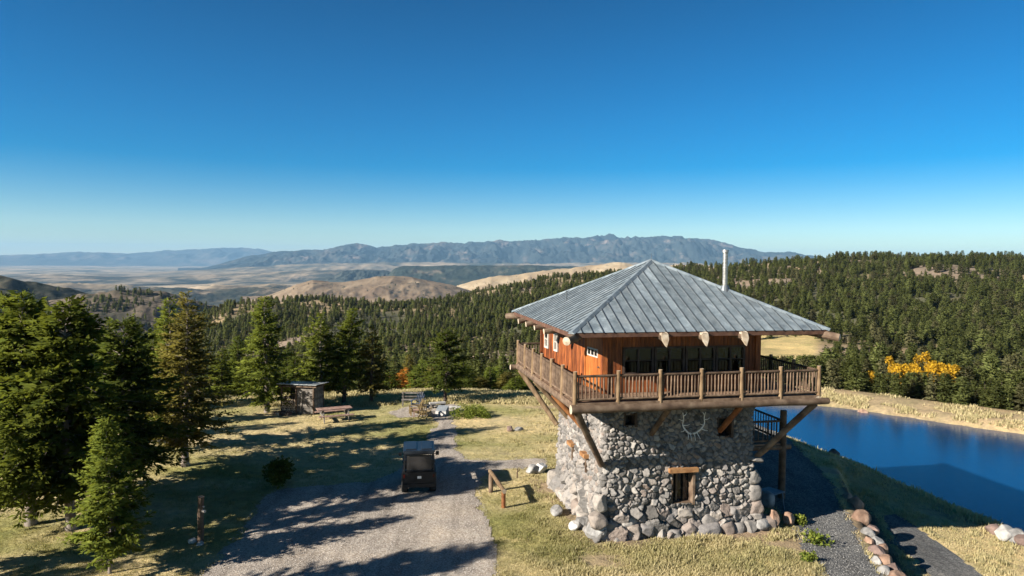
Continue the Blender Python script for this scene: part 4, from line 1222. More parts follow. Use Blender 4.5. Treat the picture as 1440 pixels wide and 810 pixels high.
    if BV:
        TV = np.concatenate([TV] + BV); TF = np.concatenate([TF] + BF)
    return TV, TF, CV, CF, tint, NRM
def conifer_meshes(name, mat, bark, **kw):
    TV, TF, CV, CF, tint, NRM = conifer_np(**kw)
    cr = mesh_np('crown', CV, CF, mat, {'tint': ('FACE', 'FLOAT', tint)}, smooth=True)
    cr.normals_split_custom_set_from_vertices(NRM.tolist())
    return (mesh_np('trunk', TV, TF, bark, smooth=True), cr)
def plant_tree(name, label, meshes, loc, rz=0, scale=(1, 1, 1), group=None, cat='tree', tilt=(0, 0)):
    t_ = thing(name, label, cat, loc, rz, group)
    t_.rotation_euler = (tilt[0], tilt[1], rz); t_.scale = scale
    for nm, me_ in zip(('trunk', 'crown'), meshes):
        link(bpy.data.objects.new(nm, me_), t_)
    return t_
def top_h(u, v, y, z0):
    return at_y(u, v, y)[2] - z0

# big firs of the yard, each its own growth
YARD = 'firs standing on the lawn'
def yard_tree(label, ub, vb, vt, r, seed, mat, ground_pt=None, name='fir_tree', **kw):
    p = on_ground(ub, vb) if ground_pt is None else np.array([*ground_pt, gz(*ground_pt)])
    h = at_y(ub, vt, p[1])[2] - p[2]
    args = dict(seed=seed, h=h, r=r, base=kw.pop('base', .16 * h), dens=1.0); bark = kw.pop('bark', M['bark'])
    args.update(kw)
    ms = conifer_meshes(name, mat, bark, **args)
    return plant_tree(name, label, ms, tuple(p - np.array([0, 0, .03])), 0, group=YARD)
yard_tree('large dark green fir with feathery boughs, nearest the left edge of the lawn', 40, 738, 412, 2.75, 1, M['fir'], wh=.25, nb=8, twig=.30, dens=1.1, shape=.62, droop=.26, base=1.7)
yard_tree('large feathery fir behind the small bright young fir', 97, 745, 424, 2.7, 2, M['fir'], wh=.25, nb=8, twig=.30, dens=1.1, shape=.6, droop=.26, base=1.7)
yard_tree('dense dark fir between the feathery firs and the golden fir', 0, 0, 446, 2.5, 3, M['fir_deep'], ground_pt=(-16.6, 29.0), wh=.25, nb=8, twig=.28, shape=.6, base=1.2)
yard_tree('tall golden brown fir with pale trunk beside the lawn', 263, 655, 412, 2.15, 4, M['fir_gold'], wh=.24, nb=7, dens=1.05, shape=.72, base=1.3)
yard_tree('tall green fir close behind the golden brown fir', 0, 0, 418, 2.1, 5, M['fir'], ground_pt=(-17.6, 35.0), shape=.72)
yard_tree('small bright green young fir at the front of the lawn', 155, 806, 588, 1.25, 6, M['fir_bright'], name='young_fir_tree', wh=.13, nb=7, twig=.2, dens=1.5, shape=.8, base=.9, trunk_r=.055, droop=.02)
yard_tree('broad green fir with pale trunk at the end of the woodshed', 374, 580, 417, 2.15, 7, M['fir'], shape=.66, base=1.0)
yard_tree('green fir rising behind the woodshed roof', 0, 0, 437, 1.95, 8, M['fir'], ground_pt=(-13.3, 47.5), shape=.7)
yard_tree('fir with a dark slanting trunk behind the picnic table', 483, 567, 436, 1.85, 9, M['fir'], shape=.66, lean=.10, bark=M['bark_dark'], base=1.5)
yard_tree('slim pointed fir with pale green top left of the chairs', 523, 566, 458, 1.45, 10, M['fir_gold'], shape=.8, base=1.0, bark=M['bark_dark'])
yard_tree('single dark rounded fir with dark trunk at the end of the gravel path', 627, 566, 462, 1.85, 11, M['fir_deep'], shape=.6, full=.5, base=1.25, bark=M['bark_dark'])
# firs left of the frame whose shade lies across the lawn and drive
FV = [conifer_meshes('fir_tree', M['fir'], M['bark'], seed=20 + i, h=9.0, r=2.5, base=1.4, dens=.8, wh=.28, twig=.32, shape=.65) for i in range(2)]
for i, (x, y, s) in enumerate([(-15.6, 15.0, .95), (-25.5, 14.5, .8), (-20.5, 10.0, .9), (-18.4, 20.3, 1.12)]):
    plant_tree('fir_tree', 'fir standing on the slope left of the lawn, mostly outside the photo', FV[i % 2], (x, y, gz(x, y)), i * 1.3, (s if s < 1.1 else .5, s if s < 1.1 else .5, s), group='firs left of the lawn')

# trees over the lip of the lawn
EV = [conifer_meshes('fir_tree', M[m_], M['bark_dark'], seed=30 + i, h=7.0, r=1.7, base=.5, dens=.75, wh=.3, twig=.3, shape=s_, full=f_, branches=False)
      for i, (m_, s_, f_) in enumerate((('fir', .75, .1), ('fir_bright', .6, .5), ('fir_deep', .7, .2), ('fir_gold', .65, .4)))]
EDGE = [(-60, 410, 42, 2, .95), (6, 412, 40, 2, 1.0), (-10, 440, 34, 2, 1.1), (186, 448, 44, 2, 1.1), (215, 470, 40, 2, 1.1), (150, 455, 47, 0, 1.0), (335, 472, 56, 2, 1.1), (348, 500, 52, 0, 1.2), (312, 490, 54, 0, 1.1), (405, 490, 60, 2, 1.1), (415, 500, 56, 2, 1.2),
        (468, 500, 58, 2, 1.1), (548, 520, 60, 0, 1.0), (575, 498, 63, 3, .75), (585, 512, 58, 1, .75), (594, 505, 66, 1, .8), (607, 512, 61, 3, .8), (612, 520, 57, 1, .8), (652, 505, 62, 0, .95), (661, 520, 58, 2, .9),
        (676, 528, 60, 3, .95), (690, 515, 64, 1, .95), (703, 512, 66, 1, .9), (714, 522, 60, 3, 1.0), (726, 530, 58, 1, 1.0), (738, 505, 66, 0, 1.0), (752, 520, 62, 1, 1.0)]
EL = ['green fir on the slope below the lawn, {}', 'bright yellow green bushy fir over the lip of the lawn, {}', 'dark fir below the edge of the lawn, {}', 'olive bushy fir over the lip of the lawn, {}']
def where(u):
    for a_, s_ in ((100, 'behind the feathery firs'), (250, 'behind the golden brown fir'), (360, 'left of the woodshed'), (480, 'behind the woodshed'), (560, 'behind the slim pointed fir'), (622, 'behind the chairs'), (672, 'right of the dark rounded fir'), (2000, 'left of the tower')):
        if u < a_: return s_
for i, (u, vt, y, k, wd) in enumerate(EDGE):
    p = along(u, y); h = at_y(u, vt, y)[2] - p[2]; s = h / 7.0
    plant_tree('fir_tree', EL[k].format(where(u)), EV[k], (p[0], p[1], p[2] - .1), i * 2.1, (s * .9 * wd if s > .7 else wd * .75, s * .9 * wd if s > .7 else wd * .75, s), group='trees along the lip of the lawn, ' + EL[k][:9] + where(u))

# broad-leaf clump
def clump_np(seed, h, r, n, leaf, lo=.25):
    g = np.random.default_rng(seed)
    nb = 9; c = g.normal(size=(nb, 3)) * np.array([r * .45, r * .45, h * .2]); c[:, 2] += h * .62
    k = g.integers(0, nb, n); d = g.normal(size=(n, 3)); d /= np.linalg.norm(d, axis=1)[:, None]
    P = c[k] + d * (np.cbrt(g.uniform(.15, 1, n)) * g.uniform(.35, .55, nb)[k] * r)[:, None] * np.array([1, 1, 1.15])
    P[:, 2] = np.maximum(P[:, 2], h * lo * .5)
    dv = g.normal(size=(n, 3)); dv /= np.linalg.norm(dv, axis=1)[:, None]
    L = leaf * g.uniform(.6, 1.3, n)
    V, F = kites(P, dv, L, L * .7, g)
    t = np.clip(.5 + .35 * g.normal(size=nb)[k] * .6 + g.normal(0, .2, n), 0, 1)
    tv = []; tf = []; q = 0
    for b in range(nb):
        v_, f_ = tube_np([(0, 0, -.1), (c[b][0] * .3, c[b][1] * .3, h * .3), tuple(c[b])], [.03 * h * .5, .02 * h * .5, .008 * h * .5], 5); tv.append(v_); tf.append(f_ + q); q += len(v_)
    return np.concatenate(tv), np.concatenate(tf), V, F, t
AM = []
for i in range(3):
    a_, b_, c_, d_, e_ = clump_np(50 + i, 6.0, 2.3, 2200, .5)
    AM.append((mesh_np('trunk', a_, b_, M['bark_pale']), mesh_np('crown', c_, d_, M['aspen'], {'tint': ('FACE', 'FLOAT', e_)})))
AY = 121
AL = [(1224, 511, 'small yellow aspen standing apart at the end of the grove nearest the tower'), (1240, 514, 'low yellow aspen between the lone small aspen and the grove'), (1258, 505, 'bright yellow aspen with an uneven crown at the near end of the grove'), (1267, 502, 'yellow aspen second from the tower end of the grove'),
      (1277, 500, 'tall yellow aspen of the grove below the hillside'), (1286, 504, 'deep yellow aspen in the middle of the grove'), (1294, 511, 'low yellow aspen in front of the grove'), (1303, 509, 'low golden aspen beside the dark conifer'),
      (1311, 502, 'golden aspen between the low one and the round one'), (1320, 498, 'round golden aspen near the far end of the grove'), (1329, 500, 'last golden aspen at the far end of the grove')]
for i, (u, vt, lb) in enumerate(AL):
    y = (AY + (i % 3) * 3 - 3) * math.cos(math.atan((u - 720) / F_PX)); p = along(u, y); h = max(1.6, at_y(u, vt + 9, y)[2] - p[2]); s = h / 5.8
    plant_tree('aspen_tree', lb, AM[i % 3], (p[0], p[1], p[2]), i, (max(s * .95, .42), max(s * .95, .42), s), group='yellow aspens below the hillside')
a_, b_, c_, d_, e_ = clump_np(57, 3.4, 1.2, 700, .3)
p = along(566, 62); h = at_y(566, 522, 62)[2] - p[2]
plant_tree('orange_tree', 'small orange leaved tree between the dark firs behind the chairs', (mesh_np('trunk', a_, b_, M['bark_dark']), mesh_np('crown', c_, d_, M['orange_leaf'], {'tint': ('FACE', 'FLOAT', e_)})), tuple(p), 0, (.9, .9, h / 3.4))
def shrub(label, loc, h, r, seed, mat, n=900, leaf=.16, name='shrub'):
    a_, b_, c_, d_, e_ = clump_np(seed, h, r, n, leaf, .1)
    return plant_tree(name, label, (mesh_np('stem', a_, b_, M['bark_dark']), mesh_np('foliage', c_, d_, mat, {'tint': ('FACE', 'FLOAT', e_)})), tuple(loc), cat='shrub')
p = on_ground(392, 684); s_ = shrub('dark rounded bush in the shade beside the gravel drive', p, 1.05, .8, 71, M['fir_deep'], 1800)
for i, (u, v, lb) in enumerate([(655, 586, 'low spreading green shrub beside the pale stone block'), (675, 584, 'low green shrub at the end away from the path')]):
    shrub(lb, on_ground(u, v), .34, .85, 72 + i, M['fir_bright'], 1800, .09)
for i, (u, v, r_, lb) in enumerate([(1126, 738, .35, 'bright green weed clump beside the grey rock at the tower corner'), (1146, 764, .45, 'bright green weed clump at the edge of the grey gravel track'), (1140, 790, .3, 'small yellow green weed tuft at the bottom edge of the grass')]):
    shrub(lb, on_ground(u, v), .22, r_, 75 + i, M['fir_bright'], 420, .1, 'weed_clump')

# hillside forest
HV = []
for i, (h, r, sh, fu, m_) in enumerate([(7, 1.9, .62, .3, 'hill_tree'), (7, 1.6, .75, .1, 'hill_tree'), (7, 2.2, .5, .6, 'hill_tree'), (7, 1.5, .8, 0, 'hill_tree'), (7, 1.8, .6, .5, 'hill_dull'), (7, 2.0, .55, .4, 'hill_tree')]):
    TV, TF, CV, CF, tint, NRM = conifer_np(seed=90 + i, h=h, r=r * .74, base=.5, dens=.30, wh=.42, nb=6, shape=sh, full=fu, twig=.62, branches=False)
    V = np.concatenate([TV, CV]); mi = np.concatenate([np.zeros(len(TF), int), np.ones(len(CF), int)])
    HV.append(mesh_np('conifer', V, [TF, CF + len(TV)], [M['bark_dark'], M[m_]], {'tint': ('FACE', 'FLOAT', np.concatenate([np.full(len(TF), .3), tint]))}, midx=mi, smooth=True))
    tn_ = TV - np.array([0, 0, 0]); tn_ = tn_ * np.array([1, 1, 0]) + 1e-4; tn_ /= np.linalg.norm(tn_, axis=1)[:, None]
    HV[-1].normals_split_custom_set_from_vertices(np.concatenate([tn_, NRM]).tolist())
g = np.random.default_rng(77)
N = 80000
uu = g.uniform(-150, 1760, N); azs = np.arctan((uu - 720) / F_PX); Ds = np.sqrt(g.uniform(72 ** 2, 735 ** 2, N))
X_, Y_ = Ds * np.sin(azs), Ds * np.cos(azs); Z_ = ground(X_, Y_)
q = projn(np.stack([X_, Y_, Z_], -1))
dens = (.35 + .65 * sst(-.25, .2, fbm(X_ / 38, Y_ / 38, 4, 19))) * (.55 + .45 * sst(-.3, .1, fbm(X_ / 9, Y_ / 9, 3, 44)))
sc_open = sst(.02, .30, fbm(X_ / 60, Y_ / 60, 4, 12))
dens *= 1 - .5 * sc_open
def openp(u0, u1, v0, v1, k):
    global dens
    m_ = (q[:, 0] > u0) & (q[:, 0] < u1) & (q[:, 1] > v0) & (q[:, 1] < v1) & (Ds > 85)
    dens = np.where(m_, dens * k, dens)
openp(995, 1148, 472, 508, .03); openp(1030, 1150, 380, 418, .55); openp(430, 570, 435, 480, .25); openp(330, 400, 428, 446, .2)
dens = np.where(Ds > 600, dens * .45, dens)
dens = np.where((q[:, 0] < 330), dens * .6, dens)
aspen_keep = ~((q[:, 0] > 1205) & (q[:, 0] < 1345) & (Ds > AY - 16) & (Ds < AY + 4))
far_bank = (sd_poly(X_, Y_, POND) > 7.0) | (Ds > 110)
keep = (g.random(N) < dens * np.where(uu < 950, 1.25, .9)) & far_bank & aspen_keep
X_, Y_, Z_, Ds, uu = X_[keep], Y_[keep], Z_[keep], Ds[keep], uu[keep]
H_ = np.where(Ds < 110, 1.8 + 3.4 * g.random(len(Ds)) ** 1.4, np.where(Ds < 200, 2.0 + 4.8 * g.random(len(Ds)) ** 1.5, 2.2 + 6.0 * g.random(len(Ds)) ** 1.5))
H_ = np.where(Ds > 150, H_ * np.where(uu < 950, .78, .88), H_)
# belt of trees and junipers along the far bank of the pond
bx = []
for u in np.arange(1150, 1700, 8.0):
    az_u = math.atan((u - 720) / F_PX)
    for Dk in np.arange(58, 105, .5):
        x, y = Dk * math.sin(az_u), Dk * math.cos(az_u)
        if sd_poly(np.array([x]), np.array([y]), POND)[0] > 0 and Dk > 50 and y > 30:
            off = g.uniform(5.0, 11); x, y = (Dk + off) * math.sin(az_u), (Dk + off) * math.cos(az_u)
            bx.append((x, y, gz(x, y), Dk + off, u, g.uniform(1.4, 3.9))); break
bx = np.array(bx)
X_, Y_, Z_, Ds, uu, H_ = [np.concatenate([b_, a_]) for a_, b_ in zip((X_, Y_, Z_, Ds, uu, H_), bx.T)]
def cap_top(u0, u1, dmax, vlim, dmin=0):
    """keep young low growth where the meadow and the aspens show above it"""
    global H_
    m_ = (uu > u0) & (uu < u1) & (Ds < dmax) & (Ds > dmin)
    lim = np.array([at_y(u_, vlim, y_)[2] - z_ for u_, y_, z_ in zip(uu[m_], Y_[m_], Z_[m_])])
    H_[m_] = np.minimum(H_[m_], lim)
cap_top(1050, 1166, 215, 500); cap_top(1208, 1345, AY + 2, 523)
ok_ = H_ > 1.0
X_, Y_, Z_, Ds, uu, H_ = [q_[ok_] for q_ in (X_, Y_, Z_, Ds, uu, H_)]
big_ = H_ / Ds
hid = (uu > 735) & (uu < 1045)          # behind the tower
hid |= (uu < 280) & (Ds < 400)
hid |= (uu < -20) | (uu > 1470)
score = np.where(hid, -1, big_)
order = np.argsort(-score)[:300]
ind = np.zeros(len(X_), bool); ind[order] = True
kinds = g.choice(len(HV), len(X_), p=[.18, .17, .15, .17, .2, .13])
firsts = {}
def hl(u, D, k):
    dull = k == 4
    sh = {0: 'full', 1: 'narrow', 2: 'broad rounded', 3: 'slender pointed', 4: 'dull olive', 5: 'bushy'}[k]
    if u > 1040:
        if D < 95: return f'{sh} dark green conifer on the far bank behind the pond', 'conifers on the far bank of the pond'
        return f'{sh} conifer in the forest on the hillside behind the pond', 'conifers on the hillside behind the pond'
    return f'{sh} conifer in the valley forest between the lawn and the tan hills', 'conifers in the valley beyond the lawn'
for i in np.where(ind)[0]:
    k = int(kinds[i]); o = bpy.data.objects.new('conifer_tree', HV[k]); link(o)
    s = H_[i] / 7.0; wv = s * g.uniform(.85, 1.25)
    o.location = (X_[i], Y_[i], Z_[i] - .1); o.scale = (wv, wv, s); o.rotation_euler = (0, 0, g.uniform(0, 6.28))
    lb, gr_ = hl(uu[i], Ds[i], k); tag(o, lb, 'tree', gr_ + ', ' + lb.split(' con')[0])
    firsts.setdefault(k, o)
for k in range(len(HV)):
    if k not in firsts: firsts[k] = firsts[next(iter(firsts))]
rest = np.where(~ind)[0]
# sparse far woods on the scrub hill and dark hill are part of the same mass
def scatter_on(hill, n, seed, dcut, sc_):
    xx, yy, zz = hill; gg = np.random.default_rng(seed); r_, c_ = xx.shape
    i = gg.uniform(0, r_ * .74, n).astype(int); j = gg.uniform(0, c_ - 1, n).astype(int)
    x, y, z = xx[i, j] + gg.uniform(-4, 4, n), yy[i, j] + gg.uniform(-4, 4, n), zz[i, j]
    m_ = (fbm(x / 120, y / 120, 4, seed) + .5 * (1 - i / (r_ * .74)) > dcut) | (gg.random(n) < .08)
    return x[m_], y[m_], z[m_]
fx1 = scatter_on(hB[1], 2600, 3, .32, 1); fx2 = scatter_on(hA[1], 2600, 4, .25, 1)
fx3 = scatter_on(hT[1], 900, 6, .62, 1); fx4 = scatter_on(hC[1], 900, 7, .6, 1)
fx1 = [np.concatenate([a_, b_, c_]) for a_, b_, c_ in zip(fx1, fx3, fx4)]
PX = np.concatenate([X_[rest], fx1[0], fx2[0]]); PY = np.concatenate([Y_[rest], fx1[1], fx2[1]]); PZ = np.concatenate([Z_[rest], fx1[2], fx2[2]])
SC = np.concatenate([H_[rest] / 7.0, g.uniform(.6, 1.2, len(fx1[0]) + len(fx2[0]))])
KI = np.concatenate([kinds[rest], g.integers(0, 6, len(fx1[0]) + len(fx2[0]))])
def gn_scatter(name, P, scl, idx, srcs, kind='stuff', zscale=None):
    me = bpy.data.meshes.new(name); me.vertices.add(len(P)); me.vertices.foreach_set('co', np.asarray(P, np.float32).ravel())
    gg = np.random.default_rng(5)
    for nm, typ, arr in (('scl', 'FLOAT_VECTOR', np.stack([scl * gg.uniform(.85, 1.25, len(P)), scl * gg.uniform(.85, 1.25, len(P)), scl], -1)), ('rot', 'FLOAT_VECTOR', np.stack([np.zeros(len(P)), np.zeros(len(P)), gg.uniform(0, 6.28, len(P))], -1)), ('idx', 'INT', idx)):
        at = me.attributes.new(nm, typ, 'POINT')
        at.data.foreach_set('vector' if typ == 'FLOAT_VECTOR' else 'value', np.asarray(arr, np.int32 if typ == 'INT' else np.float32).ravel())
    o = link(bpy.data.objects.new(name, me))
    ng = bpy.data.node_groups.new(name, 'GeometryNodeTree')
    ng.interface.new_socket('Geometry', in_out='INPUT', socket_type='NodeSocketGeometry'); ng.interface.new_socket('Geometry', in_out='OUTPUT', socket_type='NodeSocketGeometry')
    gi = ng.nodes.new('NodeGroupInput'); go = ng.nodes.new('NodeGroupOutput')
    ip = ng.nodes.new('GeometryNodeInstanceOnPoints'); jn = ng.nodes.new('GeometryNodeJoinGeometry')
    for s_ in reversed(srcs):
        oi = ng.nodes.new('GeometryNodeObjectInfo'); oi.inputs['Object'].default_value = s_; oi.inputs['As Instance'].default_value = True; oi.transform_space = 'ORIGINAL'
        ng.links.new(oi.outputs['Geometry'], jn.inputs[0])
    def na(nm, typ):
        n = ng.nodes.new('GeometryNodeInputNamedAttribute'); n.data_type = typ; n.inputs[0].default_value = nm
        return [x for x in n.outputs if x.enabled and x.name == 'Attribute'][0]
    ip.inputs['Pick Instance'].default_value = True
    ng.links.new(gi.outputs[0], ip.inputs['Points']); ng.links.new(jn.outputs[0], ip.inputs['Instance'])
    ng.links.new(na('scl', 'FLOAT_VECTOR'), ip.inputs['Scale']); ng.links.new(na('rot', 'FLOAT_VECTOR'), ip.inputs['Rotation']); ng.links.new(na('idx', 'INT'), ip.inputs['Instance Index'])
    ng.links.new(ip.outputs[0], go.inputs[0])
    o.modifiers.new('scatter', 'NODES').node_group = ng
    return tag(o, kind=kind)
fo = gn_scatter('forest', np.stack([PX, PY, PZ - .1], -1), SC, KI, [firsts[k] for k in range(len(HV))])
print('forest trees', len(PX), 'individual', int(ind.sum()))
# ------------------------------------------------------------------ things on the lawn and drive
# side-by-side utility vehicle, seen from behind
p = on_ground(589, 697)
utv = thing('utility_vehicle', 'black side-by-side utility vehicle with cab parked on the gravel drive', 'utility vehicle', (p[0], p[1], gz(p[0], p[1] + 1)), R(8))
BP, BR = M['black_plastic'], M['black_roof']
def part(name, mb, mat, parent, smooth=False): return mb.build(name, mat, parent, smooth=smooth)
mb = MB(1)   # tub, tailgate, sills, bonnet
mb.box((0, .62, .62), (1.36, 1.15, .42)); mb.box((0, .06, .72), (1.40, .06, .58)); mb.box((0, .02, .45), (1.30, .08, .16))
mb.box((0, 1.55, .42), (1.30, .9, .22)); mb.box((0, 2.45, .72), (1.28, .8, .42)); mb.box((0, 2.9, .62), (1.1, .14, .34))
for s in (-1, 1):
    mb.box((s * .70, .55, .82), (.06, 1.1, .34)); mb.box((s * .64, 1.5, .66), (.06, 1.0, .62)); mb.box((s * .66, 2.45, .86), (.14, .8, .1))
for x in (-.45, -.15, .15, .45): mb.box((x, .025, .74), (.05, .03, .46))
part('body', mb, BP, utv)
mb = MB(2)
for s in (-1, 1):
    mb.bar((s * .63, .16, .95), (s * .60, .24, 1.78), .08, .08); mb.bar((s * .62, 1.15, .95), (s * .60, 1.1, 1.78), .06, .06); mb.bar((s * .64, 2.1, .95), (s * .58, 1.65, 1.78), .06, .06)
    mb.bar((s * .60, .24, 1.78), (s * .58, 1.65, 1.78), .07, .07)
mb.bar((-.6, .22, 1.76), (.6, .22, 1.76), .07, .08); mb.bar((-.6, .18, 1.02), (.6, .18, 1.02), .06, .08); mb.bar((-.6, 1.65, 1.76), (.6, 1.65, 1.76), .07, .07)
part('roll_cage', mb, BP, utv)
# roof shell with raised panels and rounded edges
bm = bmesh.new()
def rbox(c, s, b, seg=3):
    r_ = bmesh.ops.create_cube(bm, size=1.0)
    bmesh.ops.scale(bm, vec=s, verts=r_['verts']); bmesh.ops.translate(bm, vec=c, verts=r_['verts'])
    es = list({e for v in r_['verts'] for e in v.link_edges})
    bmesh.ops.bevel(bm, geom=es, offset=b, segments=seg, affect='EDGES', profile=.6)
rbox((0, .95, 1.85), (1.36, 1.62, .10), .045); rbox((-.33, 1.0, 1.905), (.46, 1.3, .05), .02); rbox((.33, 1.0, 1.905), (.46, 1.3, .05), .02); rbox((0, .16, 1.80), (1.22, .1, .1), .03)
me = bpy.data.meshes.new('roof'); bm.to_mesh(me); bm.free(); me.materials.append(BR)
link(bpy.data.objects.new('roof', me), utv)
mb = MB(3); mb.bar((-.5, .17, 1.07), (.5, .17, 1.07), .012, .01); 
wv = [(-.55, .165, 1.08), (.55, .165, 1.08), (.53, .215, 1.70), (-.53, .215, 1.70)]
mb.add(wv + [(x, y + .012, z) for x, y, z in wv], [(0, 1, 2, 3), (7, 6, 5, 4), (0, 4, 5, 1), (1, 5, 6, 2), (2, 6, 7, 3), (3, 7, 4, 0)])
M['rear_plastic'] = m_glass('clouded_window', (.04, .037, .036), .35)
M['rear_plastic'].node_tree.nodes['Principled BSDF'].inputs['Specular IOR Level'].default_value = .2
part('rear_window', mb, M['rear_plastic'], utv)
mb = MB(4); mb.box((.02, .0, .80), (.17, .012, .10)); part('number_plate', mb, M['plate'], utv)
for s in (-1, 1):
    mb = MB(5); mb.box((s * .62, .015, .86), (.07, .05, .14)); part('tail_light', mb, M['lamp_red'], utv)
    mb = MB(6); mb.bar((s * .62, 1.5, 1.36), (s * .76, 1.46, 1.40), .025, .025); mb.box((s * .82, 1.44, 1.42), (.14, .05, .17)); part('mirror', mb, BP, utv)
    for y in (.55, 2.35):
        mb = MB(7)
        prof = [(.20, -.12), (.29, -.135), (.325, -.10), (.33, 0), (.325, .10), (.29, .135), (.20, .12)]
        n = 22; vs_ = []; fs_ = []
        for i in range(n):
            a = 2 * math.pi * i / n
            for j, (r_, w_) in enumerate(prof):
                k = 1 + (.03 if (i % 2 and 1 < j < 5) else 0)
                vs_.append((s * .60 + w_, y + r_ * k * math.cos(a), .33 + r_ * k * math.sin(a)))
        m_ = len(prof)
        for i in range(n):
            for j in range(m_):
                a0, b0 = i * m_ + j, i * m_ + (j + 1) % m_; a1, b1 = ((i + 1) % n) * m_ + j, ((i + 1) % n) * m_ + (j + 1) % m_
                fs_.append((a0, b0, b1, a1))
        mb.add(vs_, fs_)
        wh_ = part('wheel', mb, M['rubber'], utv)
        mb = MB(8); mb.log((s * .60 - .09, y, .33), (s * .60 + .09, y, .33), .19, .19, 16, 1); part('rim', mb, BP, wh_)
mb = MB(9)
for s in (-1, 1):
    mb.box((s * .3, .95, .98), (.5, .12, .55)); mb.box((s * .3, 1.2, .72), (.5, .48, .14))
part('seat', mb, BP, utv)

# weathered post with a pale insulator and stones at its foot
p = on_ground(282, 762)
po = thing('wooden_post', 'weathered wooden post with a pale knob standing left of the drive', 'post', tuple(p))
mb = MB(11); mb.log((0, 0, -.2), (.03, 0, 1.62), .115, .10, 10, 6, .015, mi=0, endmi=1); part('shaft', mb, [M['log'], M['grey_wood']], po)
mb = MB(12); mb.log((.11, -.05, 1.12), (.2, -.08, 1.12), .06, .05, 10, 2); mb.log((.12, -.05, 1.28), (.17, -.06, 1.28), .03, .03, 8, 1); part('knob', mb, M['white_trim'], po)
for i, (dx, dy, s, lb) in enumerate([(-.25, -.05, .16, 'small pale rock leaning on the foot of the wooden post'), (.1, -.25, .12, 'small grey rock before the foot of the wooden post')]):
    rock('rock', 700 + i, (s, s, s * .8), (p[0] + dx, p[1] + dy, p[2] + s * .35), M['rock_pale' if i == 0 else 'rock_grey'], lb)

# hitching rail
a0 = on_ground(690, 692); a1 = on_ground(708, 714)
hr = thing('hitching_rail', 'short wooden hitching rail on two posts beside the gravel drive', 'rail', tuple(a1))
dv = a0 - a1
mb = MB(13); mb.log((0, 0, -.1), (0, 0, .66), .085, .085, 10, 3, .006); part('post', mb, M['log_red'], hr)
mb = MB(14); mb.log((dv[0], dv[1], -.1), (dv[0], dv[1], dv[2] + .9), .10, .09, 10, 3, .006); part('post', mb, M['log'], hr)
mb = MB(15); mb.log((dv[0] * 1.06, dv[1] * 1.06, dv[2] + .9), (-dv[0] * .05, -dv[1] * .05, .70), .085, .09, 10, 6, .008, mi=0, endmi=1); part('top_rail', mb, [M['post'], M['log_end']], hr, True)
p = on_ground(727, 672)
st_ = MB(16); st_.log((0, 0, -.1), (.02, 0, .42), .03, .028, 7, 2); st_.log((.0, 0, .25), (.14, .05, .38), .022, .018, 6, 1)
so = st_.build('forked_stake', M['log'], None, tuple(p)); tag(so, 'short forked stake in the grass right of the hitching rail', 'stake')

# picnic table
pa, pb = on_ground(452, 594), on_ground(492, 586)
pc = on_ground(470, 591)
pt = thing('picnic_table', 'reddish grey wooden picnic table with two benches on the lawn', 'picnic table', tuple(pc), R(25))
mb = MB(21)
for i in range(5): mb.box((0, -.32 + i * .16, .75), (2.1, .15, .045))
part('tabletop', mb, M['table_wood'], pt)
for s in (-1, 1):
    mb = MB(22 + s)
    for i in range(2): mb.box((0, s * (.66 + i * .15), .44), (2.1, .14, .045))
    part('bench', mb, M['table_wood'], pt)
for sx in (-.75, .75):
    mb = MB(25)
    mb.box((sx, 0, .41), (.05, 1.6, .12)); mb.box((sx, 0, .68), (.05, .72, .1))
    part('crossbar', mb, M['grey_wood'], pt)
    for s in (-1, 1):
        mb = MB(26); mb.bar((sx + .05, s * .62, 0), (sx + .05, s * .26, .72), .06, .12); part('leg', mb, M['grey_wood'], pt)

# Adirondack chairs and small table
def chair(label, u, v, rz, mat):
    p = on_ground(u, v)
    c = thing('garden_chair', label, 'chair', tuple(p), rz, 'slatted garden chairs at the end of the path')
    mb = MB(31)
    for i in range(6): mb.bar((-.26, .12 + i * .09, .38 - i * .026), (.26, .12 + i * .09, .38 - i * .026), .08, .022)
    part('seat', mb, mat, c)
    mb = MB(32)
    for i in range(5):
        x = -.24 + i * .12; top = 1.04 - .05 * abs(i - 2) ** 1.5
        mb.bar((x * .85, .58, .26), (x * 1.1, .58 + (top - .26) * .42, top), .105, .022, up=(1, 0, 0))
    mb.bar((-.26, .66, .42), (.26, .66, .42), .03, .07); mb.bar((-.27, .80, .76), (.27, .80, .76), .03, .07)
    part('backrest', mb, mat, c)
    for s in (-1, 1):
        mb = MB(33); mb.bar((s * .34, -.02, .56), (s * .34, .76, .58), .13, .025); part('armrest', mb, mat, c)
        mb = MB(34); mb.box((s * .30, .05, .28), (.035, .10, .56)); part('leg', mb, mat, c)
        mb = MB(35); mb.bar((s * .27, .05, .36), (s * .27, .95, .05), .035, .12); part('leg', mb, mat, c)
    return c
chair('weathered brown slatted chair seen from the side, left of the small table', 576, 584, R(-75), M['chair_wood'])
chair('brown round backed slatted chair right of the small table', 600, 585, R(168), M['chair_wood'])
chair('dark blue slatted chair behind the small table', 584, 576, R(-20), M['chair_blue'])
p = on_ground(588, 586)
tb = thing('side_table', 'small low wooden table between the slatted chairs', 'table', tuple(p), R(8))
mb = MB(36)
for i in range(4): mb.box((0, -.2 + i * .13, .46), (.62, .12, .03))
part('tabletop', mb, M['table_wood'], tb)
for sx in (-1, 1):
    for sy in (-1, 1):
        mb = MB(37); mb.box((sx * .26, sy * .18, .22), (.06, .06, .445)); part('leg', mb, M['table_wood'], tb)
p = on_ground(580, 571)
bn = thing('garden_bench', 'long wooden bench with a rail back behind the slatted chairs', 'bench', tuple(p), R(4))
mb = MB(38)
for i in range(3): mb.box((0, -.12 + i * .13, .45), (1.5, .12, .035))
